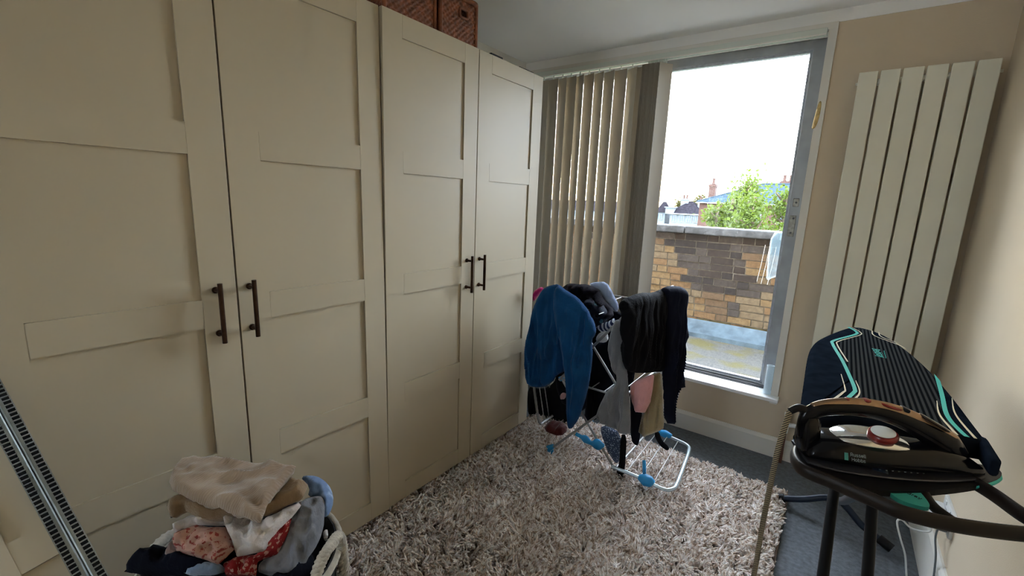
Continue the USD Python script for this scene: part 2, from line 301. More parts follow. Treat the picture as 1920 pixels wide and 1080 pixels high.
for i in range(len(edges) - 1):
    c = (edges[i] + edges[i + 1]) / 2; wd = edges[i + 1] - edges[i]
    th = math.atan2(CAM[0] - c, 1.60 - CAM[1]); a, a2 = (math.acos(np.clip((wd * math.cos(th) - q * .001) / .089, -1, 1)) - th for q in SLIT[i])
    s = part(bl, 'slat', slat(c, 1.600, -a, -a2), slat_mats[i % 3], 50)
    part(s, 'hook', tube([(c, 1.600, 2.098), (c, 1.600, 2.112), (c, 1.604, 2.124)], [.006, .004, .003], 8), rail_white)
c = .272; part(bl, 'slat', slat(c, 1.600, -.12, -.12), slat_mats[1], 50)
for i in range(12):
    x = .305 + i * .0092
    s = part(bl, 'slat', slat(x, 1.602, 1.0 + r2.normal() * .03, .95 + r2.normal() * .05, z1=2.100), slat_mats[i % 3], 50)
    part(s, 'hook', tube([(x, 1.602, 2.1), (x, 1.602, 2.126)], .0035, 6), rail_white)

# ------------------------------------------------------------------ radiator on the window wall
rad_white = M('radiator_white', (.76, .74, .62), .4, .02, 4)
rd = thing('radiator', 'tall white vertical flat panel radiator beside the window', 'radiator')
x0, x1 = 1.286, 1.728; pw = (x1 - x0 + .008) / 6
for i in range(6):
    a = x0 + i * pw; part(rd, 'radiator_panel', box(a, a + pw - .008, 1.560, 1.574, .19, 1.932, .003), rad_white)
for z in (.225, 1.89): part(rd, 'header_pipe', tube([(x0 + .012, 1.588, z), (x1 - .012, 1.588, z)], .014, 12), rad_white, 40)
for z in (.45, 1.65):
    for x in (x0 + .09, x1 - .09): part(rd, 'wall_bracket', box(x - .015, x + .015, 1.574, 1.641, z - .02, z + .02), rad_white)
part(rd, 'air_vent', cat(tube([(x1 - .012, 1.588, 1.89), (x1 + .012, 1.588, 1.89)], .006, 8), tube([(x0 + .01, 1.588, 1.89), (x0 - .008, 1.588, 1.89)], .006, 8)), rad_white, 40)
part(rd, 'valve', cat(tube([(1.298, 1.588, .225), (1.268, 1.590, .225), (1.245, 1.590, .22)], .011, 12), tube([(1.236, 1.590, .175), (1.236, 1.590, .20), (1.236, 1.590, .235), (1.236, 1.590, .285)], [.012, .013, .010, .016], 14)), M('valve_white', (.7, .72, .72), .4), 40, label='white valve at the lower left corner')
part(rd, 'feed_pipe', tube([(1.236, 1.590, 0), (1.236, 1.590, .18)], .0075, 12), M('brown_pipe', (.10, .035, .025), .5), 40, label='brown feed pipe down to the floor')
# ------------------------------------------------------------------ outside: flat roof, parapet, houses, trees
unseen_wall_brick = M('unseen_wall_brick', (.20, .13, .08), .9, .2, 6)
struct('unseen_wall_outer', union(box(-9, XL - .2, YN - .2, YW + .26, -7, ZC), box(XW + .2, 9, YN - .2, YW + .26, -7, ZC), box(-9, 9, YN - .2, YW + .26, ZC + .2, 4.6), box(-9, 9, YN - .2, YW + .26, -7, -.15)), unseen_wall_brick, 'unseen brick bulk of the house around and above the room, raised to shade the parapet')  # unseen house bulk, keeps part of the sky light off the parapet
struct('unseen_roof_outer', tm(m3.Manifold.hull_points(np.array([(x, y, z) for x in (-9.3, 9.3) for y, z in ((YW + .55, 4.6), (YN - .5, 4.6), (-.6, 7.2))]))), M('unseen_roof_tiles', (.10, .06, .05), .85), 'unseen tiled roof above the room, placed to shade the parapet')  # unseen roof, blocks more sky light from the parapet and deck
# the roof terrace
gravel = usdkit.material(stage, '/World/Looks/gravel', {'tc': ('texture_coordinate', {}), 'v': ('voronoi_texture', {'scale': 95.}), 'r': ('rgb_ramp', {'ramp': [(0., (.075, .077, .072)), (.5, (.11, .11, .10)), (1., (.045, .048, .05))]}),
    'n': ('noise_texture', {'scale': 3.2, 'detail': 5.}), 'r2': ('rgb_ramp', {'ramp': [(.48, (0, 0, 0)), (.62, (1, 1, 1))]}), 'm': ('mix_color', {'b': (.10, .09, .03)}), 'b': ('bump', {'strength': .6, 'distance': .01}), 'p': ('principled_bsdf', {'roughness': .9})},
    [('tc.object', 'v.vector'), ('v.distance', 'b.height'), ('v.color', 'r.fac'), ('tc.object', 'n.vector'), ('n.fac', 'r2.fac'), ('r2.color', 'm.fac'), ('r.color', 'm.a'), ('m.result', 'p.base_color'), ('b.normal', 'p.normal')], surface='p.BSDF')
struct('roof_deck', box(-8, 8, 1.90, 4.0, -.16, -.02), gravel, 'flat gravelled roof with yellow moss outside the window')
lead = M('lead_flashing', (.085, .125, .155), .55, .35, 9, .5, 40, metallic=.3)
fl = thing('lead_flashing', 'blue-grey lead flashing along the foot of the brick parapet', 'flashing')
rf = np.random.default_rng(5)
for i in range(9):
    xa = -4.0 + i * .93; secs = []
    for x in np.linspace(xa, xa + .935, 14):
        j = rf.normal(0, .004, 5); secs.append([(x, 3.80, -.02), (x, 3.81 + j[0], .022), (x, 3.94 + j[1], .075 + j[2]), (x, 3.975 + j[3], .115 + j[4]), (x, 3.988, .13), (x, 3.990, -.02)])
    part(fl, 'lead_sheet', loft(secs), lead, 40)
def brickmat(n, c, d, var=.5):
    return usdkit.material(stage, '/World/Looks/brick_' + n, {'g': ('geometry', {}), 'n': ('noise_texture', {'scale': 26., 'detail': 6., 'roughness': .7}), 'r': ('rgb_ramp', {'ramp': [(.3, tuple(x * (1 - var) for x in c)), (.55, c), (.8, d)]}),
        'b': ('bump', {'strength': .5, 'distance': .006}), 'p': ('principled_bsdf', {'roughness': .92})}, [('g.position', 'n.vector'), ('n.fac', 'r.fac'), ('r.color', 'p.base_color'), ('n.fac', 'b.height'), ('b.normal', 'p.normal')], surface='p.BSDF')
bricks = {'y': [brickmat('yellow', (.23, .155, .075), (.31, .225, .12)), brickmat('orange', (.205, .125, .06), (.28, .19, .10)), brickmat('tan', (.20, .15, .09), (.27, .21, .135))],
          'd': [brickmat('soot', (.040, .033, .030), (.10, .082, .066)), brickmat('purple', (.050, .038, .031), (.11, .082, .06)), brickmat('grey', (.075, .062, .053), (.14, .12, .10))],
          'm': [brickmat('mid', (.16, .105, .06), (.24, .17, .10)), brickmat('mossy', (.12, .10, .045), (.18, .155, .08))]}
mortar = M('mortar', (.20, .18, .15), .95, .35, 30, .4, 120)
parapet = UsdGeom.Xform.Define(stage, '/World/parapet_wall'); tag(parapet, 'weathered yellow brick parapet wall beyond the flat roof', 'wall')
part(parapet, 'mortar_core', box(-8, 8, 4.008, 4.21, -.16, 1.045), mortar)
def abrick(x0, x1, z0, j, yb=4.0):
    y = yb + j[0]; b = box(x0 + .005, x1 - .005, y, yb + .06, z0 + .005, z0 + .07)
    V = b.vertices; V[:, 0] += np.where(V[:, 1] < yb + .03, rf.normal(0, .0015, 8), 0); V[:, 2] += np.where(V[:, 1] < yb + .03, rf.normal(0, .0015, 8), 0)
    return b
loose = []; nb = 0
for row in range(15):
    z0 = -.08 + row * .075; x = -7.9 + (.168 if row % 2 else 0) + .05 * (row % 3); k = row % 2
    while x < 7.9:
        wd = .225 if k % 2 == 0 else .1125; k += 1; xc = x + wd / 2
        b = abrick(x, x + wd, z0, rf.normal(0, .003, 1))
        if -1.15 < xc < 1.75 and nb < 300:
            s = meshkit.fbm(np.array([[xc * 1.3 + 9, 4., z0 * 2.2 + 3]]), 3, 2)[0] - .5
            dark = 1.15 * math.exp(-((xc - .38) / .33) ** 2) * (z0 > .42) + 1.3 * max(0, (z0 - .80) / .2) + .75 * math.exp(-((xc - .05 - .5 * (.9 - z0)) / .22) ** 2) - .45 + s * 1.2
            if z0 < .12 and rf.random() < .6: mt = bricks['m'][1]
            elif dark > .42: mt = bricks['d'][rf.integers(3)]
            elif dark > .12: mt = bricks['m'][0] if rf.random() < .7 else bricks['d'][2]
            else: mt = bricks['y'][rf.integers(3)]
            part(parapet, 'brick', b, mt); nb += 1
        else: loose.append(b)
        x += wd
part(parapet, 'further_bricks', cat(*loose), bricks['m'][0], kind='stuff')
stone = M('coping_stone', (.10, .105, .11), .9, .45, 14, .5, 50)
for i in range(18):
    xa = -8 + i * .89 - .06; g = box(xa + .004, xa + .886, 3.965, 4.25, 1.045, 1.125, .012); g.apply_translation((0, rf.normal(0, .003), rf.normal(0, .002))); part(parapet, 'coping_stone', g, stone, 40)
sheet_m = usdkit.material(stage, '/World/Looks/plastic_sheet', {'t': ('transparent_bsdf', {}), 'p': ('principled_bsdf', {'base_color': (.55, .72, .8), 'roughness': .5}), 'm': ('mix_closure', {'fac': .22})}, [('t.BSDF', 'm.closure1'), ('p.BSDF', 'm.closure2')], surface='m.closure')
single('plastic_sheet', puffy(((1.0, FY + .06, 1.05), (1, 0, 0), (0, 0, 1), PLASTIC), .004, .012, .01, .004, lump=.003, seed=4), sheet_m, 'pale blue translucent plastic sheet hanging outside the right edge of the glass', 'plastic sheet', True)
for i, (x, za, zb) in enumerate(((.735, .99, .62), (.775, .985, .60), (.83, .98, .60))):
    single('hanging_cord', tube([(x, 3.97, za), (x - .012, 3.985, (za + zb) / 2), (x - .03, 3.99, zb)], .0035, 6), M('pale_cord_%d' % i, (.6, .58, .54), .8), ['leftmost', 'middle', 'rightmost'][i] + ' of three thin pale cords hanging down the brick parapet', 'cord', True)

# houses across the gardens
slate = M('slate_blue', (.034, .050, .066), 1., .25, 1.5, specular_ior_level=0.); tile_dark = M('roof_tile_dark', (.020, .018, .022), 1., .3, 3., specular_ior_level=0.)
far_brick = M('far_brick', (.06, .028, .02), .9, .25, 4); far_white = M('far_render', (.12, .135, .155), .8, .08, 2); win_glass = M('far_window', (.06, .08, .11), .15); win_frame = M('far_frame', (.20, .215, .235), .6)
struct('ground_far', box(-90, 70, 8, 140, -7.2, -7.0), M('far_ground', (.10, .14, .05), .95, .3, .5), 'gardens and ground below between the houses')
def hip(x0, x1, y0, y1, z0, z1, inset, over=.35):
    a, b, c, d = x0 - over, x1 + over, y0 - over, y1 + over; ym = (y0 + y1) / 2
    return tm(m3.Manifold.hull_points(np.array([(a, c, z0), (b, c, z0), (a, d, z0), (b, d, z0), (a, c, z0 - .15), (b, c, z0 - .15), (a, d, z0 - .15), (b, d, z0 - .15), (x0 + inset, ym, z1), (x1 - inset, ym, z1)])))
def win(parent, x0, x1, z0, z1, y, nx=2):
    f = part(parent, 'window', minus(box(x0, x1, y - .12, y + .02, z0, z1), *[box(x0 + .07 + i * (x1 - x0 - .07) / nx, x0 + (i + 1) * (x1 - x0 - .07) / nx, y - .3, y + .3, z0 + .07, z1 - .07) for i in range(nx)]), win_frame)
    part(f, 'pane', box(x0 + .03, x1 - .03, y - .05, y - .02, z0 + .03, z1 - .03), win_glass)
def stack(parent, x, y, z0, z1, wx, wy, pots, mat):
    c = part(parent, 'chimney', union(box(x - wx / 2, x + wx / 2, y - wy / 2, y + wy / 2, z0, z1), box(x - wx / 2 - .1, x + wx / 2 + .1, y - wy / 2 - .1, y + wy / 2 + .1, z1 - .3, z1 - .1)), mat)
    for px in pots: part(c, 'chimney_pot', lathe([(0, 0), (.2, 0), (.22, .1), (.16, .2), (.15, .6), (.19, .65), (.19, .75), (0, .75)], 12, (px, y, z1 - .02)), far_brick, 40)
hb = thing('slate_roofed_house', 'large house with a blue slate hipped roof behind the green trees', 'house')
part(hb, 'wall', box(-14.0, 8, 60.3, 70, -7, 2.0), far_brick); part(hb, 'roof', hip(-14.0, 8, 60.3, 70, 2.1, 4.62, 6.2), slate)
part(hb, 'gutter', box(-14.4, 8.4, 59.75, 59.95, 1.93, 2.07), win_frame)
for x in (-11.6, -8.4, -5.0, -1.6, 2.4): win(hb, x, x + 1.6, -1.0, 1.0, 60.3)
stack(hb, -13.35, 63.5, 1.2, 4.45, .78, .9, (-13.35,), far_brick); stack(hb, -5.2, 66.3, 3.4, 5.05, 1.5, .8, (-5.6, -4.9), far_brick)
part(hb, 'ridge_tile', tube([(-7.8, 65.15, 4.64), (1.8, 65.15, 4.64)], .12, 8), slate, 40); part(hb, 'roof_edge', tube([(-14.3, 60.0, 2.1), (-7.8, 65.15, 4.64)], .11, 8), slate, 40)
part(hb, 'aerial', cat(rod((-9.55, 60.5, 1.8), (-9.55, 60.5, 5.75), .035, 6), rod((-10.2, 60.5, 5.5), (-9.0, 60.5, 5.65), .03, 6), *[rod((-10.1 + .25 * i, 60.3, 5.51 + .03 * i), (-10.1 + .25 * i, 60.7, 5.51 + .03 * i), .02, 5) for i in range(5)], rod((-9.9, 60.5, 5.0), (-9.2, 60.5, 5.05), .03, 6)), black_plastic, label='thin television aerial')
ha = thing('hip_roofed_house', 'white house with a dark hipped roof and white chimneys, left of the trees', 'house')
part(ha, 'wall', box(-27.4, -21.6, 92, 99, -7, .0), far_white); part(ha, 'roof', hip(-27.4, -21.6, 92, 99, .05, 2.55, 2.55, .45), tile_dark)
part(ha, 'eaves', box(-27.8, -21.2, 91.5, 91.7, -.12, .1), win_frame)
for x in (-27.0, -25.5, -24.0, -22.8): win(ha, x, x + .95, -1.6, -.25, 92, 2)
stack(ha, -25.6, 95.2, 1.0, 3.05, 1.5, .8, (-25.9, -25.3), far_white); stack(ha, -22.6, 95.2, .8, 2.9, .8, .8, (-22.6,), far_white)
part(ha, 'dormer', union(box(-28.3, -26.6, 91.6, 94, -.1, 1.2), box(-28.5, -26.5, 91.4, 94, 1.1, 1.3)), far_white)
hc = thing('distant_gabled_house', 'small distant house with a pointed dark roof beside the stacked blind slats', 'house')
part(hc, 'wall', box(-30.6, -28.7, 93, 97, -7, .1), far_white); part(hc, 'roof', tm(m3.Manifold.hull_points(np.array([(-30.8, 92.7, .1), (-28.5, 92.7, .1), (-30.8, 97, .1), (-28.5, 97, .1), (-29.65, 94, 2.3), (-29.65, 96, 2.3)]))), tile_dark)
win(hc, -30.2, -29.2, -1.4, -.2, 93)
hl = thing('street_terrace', 'row of far houses glimpsed between the blind slats', 'house')
part(hl, 'wall', box(-75, -38, 96, 103, -7, -.2), far_white); part(hl, 'roof', hip(-75, -38, 96, 103, -.2, 2.0, 3), tile_dark)
for x in range(-72, -40, 4): win(hl, x, x + 1.4, -2.0, -.6, 96)

# trees
def leafmat(n, c, tr):
    return usdkit.material(stage, '/World/Looks/leaf_' + n, {'g': ('geometry', {}), 'r': ('rgb_ramp', {'ramp': [(0., tuple(x * .7 for x in c)), (1., tuple(min(1, x * 1.3) for x in c))]}), 'd': ('principled_bsdf', {'roughness': .6}), 't': ('translucent_bsdf', {'color': tr}), 'm': ('mix_closure', {'fac': .3})},
        [('g.random_per_island', 'r.fac'), ('r.color', 'd.base_color'), ('d.BSDF', 'm.closure1'), ('t.BSDF', 'm.closure2')], surface='m.closure')
lime = leafmat('lime', (.085, .13, .010), (.08, .12, .008)); olive_l = leafmat('olive', (.07, .065, .012), (.06, .055, .01)); bark = M('bark', (.12, .09, .06), .9, .3, 8)
def leaves(P, size, seed):
    r = np.random.default_rng(seed); n = len(P); D = r.normal(size=(n, 3)); D /= np.linalg.norm(D, axis=1, keepdims=True); E = r.normal(size=(n, 3)); E -= D * (D * E).sum(1, keepdims=True); E /= np.linalg.norm(E, axis=1, keepdims=True)
    N = np.cross(D, E); s = (size * r.uniform(.6, 1.3, n))[:, None]
    V = np.stack([P, P + s * (.45 * D + .32 * E + .10 * N), P + s * D, P + s * (.45 * D - .32 * E + .10 * N)], 1).reshape(-1, 3)
    i = np.arange(n)[:, None] * 4; F = np.vstack([i + [0, 1, 2], i + [0, 2, 3]]); return trimesh.Trimesh(V, F, process=False)
def tree(label, base, top, spread, nbr, nleaf, size, mat, seed, name='leafy_tree', crown=.35, cl=.16):
    r = np.random.default_rng(seed); base = np.array(base, float); top = np.array(top, float); t = thing(name, label, 'tree'); H = top[2] - base[2]
    tr = spline([base, base + (top - base) * .4 + r.normal(0, .1, 3) * (1, 1, 0), top], 6); part(t, 'trunk', tube(tr, np.linspace(.02 * H, .004 * H, len(tr)), 7), bark, True)
    bs, P = [], []
    for i in range(nbr):
        f = crown + (1 - crown) * (i + r.random()) / nbr; s = base + (top - base) * min(f, .97); a = r.uniform(0, 6.28); L = spread * (1.15 - .8 * (f - crown) / (1 - crown)) * r.uniform(.5, 1.1)
        e = s + np.array((math.cos(a) * L, math.sin(a) * L, L * r.uniform(.3, 1.0))); mid = (s + e) / 2 + (0, 0, -.1 * L); c = spline([s, mid, e], 5); bs.append(tube(c, np.linspace(.006 * H, .0015 * H, len(c)), 5))
        m = int(nleaf / nbr); q = r.uniform(.25, 1.0, m) ** .7; k = (q * (len(c) - 1)).astype(int); P.append(c[k] + r.normal(0, cl, (m, 3)) * spread)
    part(t, 'branches', cat(*bs), bark, True); part(t, 'foliage', leaves(np.vstack(P), size, seed), mat, kind='stuff')
tree('bright green leafy tree directly in front of the slate roof ridge', (-.75, 13.2, -7), (-1.0, 13, 2.10), .95, 34, 3600, .10, lime, 1, crown=.62)
tree('bright green leafy tree at the right, against the window frame', (.15, 12.2, -7), (.12, 12, 1.80), .9, 32, 3400, .10, lime, 2, crown=.62)
tree('low bright green tree in front of the brick house end', (-1.45, 11.6, -7), (-1.35, 11.5, 1.34), .7, 28, 2500, .10, lime, 3, crown=.66)
tree('bright green leafy tree between the two taller ones', (-.35, 11.0, -7), (-.42, 10.8, 1.62), .85, 30, 3000, .10, lime, 6, crown=.64)
tree('bright green leafy tree left of the tallest one, before the eaves', (-1.2, 12.2, -7), (-1.12, 12.1, 1.62), .8, 28, 2800, .10, lime, 8, crown=.66)
tree('yellow-green tree rising behind the hipped roof', (-25.0, 104, -7), (-25.0, 104, 3.2), 2.6, 24, 1700, .5, olive_l, 4, crown=.5)
tree('olive green tree left of the white chimneys', (-29.3, 106, -7), (-29.3, 106, 2.2), 2.4, 24, 1700, .5, olive_l, 5, crown=.5)

# ------------------------------------------------------------------ shag rug
rg = thing('shag_rug', 'thick beige-mauve shag rug on the grey-blue carpet', 'rug')
RX0, RX1, RY0, RY1 = -.040, 1.305, -1.0, 1.285
part(rg, 'backing', box(RX0, RX1, RY0, RY1, .0005, .012, .004), M('rug_backing', (.16, .12, .10), .95))
rr = np.random.default_rng(11); NS = 44000
sx = rr.uniform(RX0 + .005, RX1 - .008, NS); sy = rr.uniform(RY0 + .005, RY1 - .008, NS)
keep = sx > -.035
sx, sy = sx[keep], sy[keep]; NS = len(sx); P0 = np.stack([sx, sy, np.full(NS, .010)], 1)
ang = 2 * np.pi * (.7 * meshkit.noise(np.stack([sx * 4, sy * 4, np.zeros(NS)], 1), 3) + 1.1 * meshkit.noise(np.stack([sx * 30, sy * 30, np.zeros(NS)], 1), 8)) + .6 + rr.normal(0, .45, NS)
edge = np.clip((RX1 - sx) / .06, 0, 1) * np.clip((RY1 - sy) / .06, 0, 1); lean = .30 + .75 * meshkit.noise(np.stack([sx * 24, sy * 24, np.ones(NS)], 1), 5) + rr.normal(0, .20, NS); Ls = rr.uniform(.040, .062, NS) * (.45 + .55 * edge)
tt = np.linspace(0, 1, 6); curl = rr.normal(0, .35, NS)
seg = []
cur = P0.copy(); pts = [cur.copy()]
for j in range(1, 6):
    a = ang + curl * tt[j]; th = np.clip(.15 + lean * tt[j] * 1.25, 0, 1.75); st = (Ls / 5)[:, None]
    cur = cur + st * np.stack([np.cos(a) * np.sin(th), np.sin(a) * np.sin(th), np.cos(th)], 1); pts.append(cur.copy())
PT = np.stack(pts, 1); PT[..., 2] = np.maximum(PT[..., 2], .013); PT[..., 0] = np.maximum(PT[..., 0], -.036); 
cv = UsdGeom.BasisCurves.Define(stage, '/World/shag_rug/pile'); cv.CreateTypeAttr('linear'); cv.CreateCurveVertexCountsAttr(Vt.IntArray.FromNumpy(np.full(NS, 6, np.int32)))
cv.CreatePointsAttr(Vt.Vec3fArray.FromNumpy(PT.reshape(-1, 3).astype(np.float32)))
cv.CreateWidthsAttr(Vt.FloatArray.FromNumpy((np.outer(rr.uniform(.75, 1.25, NS), np.array((.0055, .0075, .0085, .008, .0062, .0026)))).ravel().astype(np.float32))); cv.SetWidthsInterpolation('vertex')
pile_m = usdkit.material(stage, '/World/Looks/shag_pile', {'g': ('geometry', {}), 'w': ('noise_texture', {'scale': 62., 'detail': 2.0}), 'r': ('rgb_ramp', {'ramp': RUGRAMP}), 'p': ('principled_bsdf', {'roughness': .8, 'sheen_weight': .2})},
    [('g.position', 'w.vector'), ('w.fac', 'r.fac'), ('r.color', 'p.base_color')], surface='p.BSDF')
UsdShade.MaterialBindingAPI.Apply(cv.GetPrim()).Bind(pile_m); tag(cv, kind='stuff')
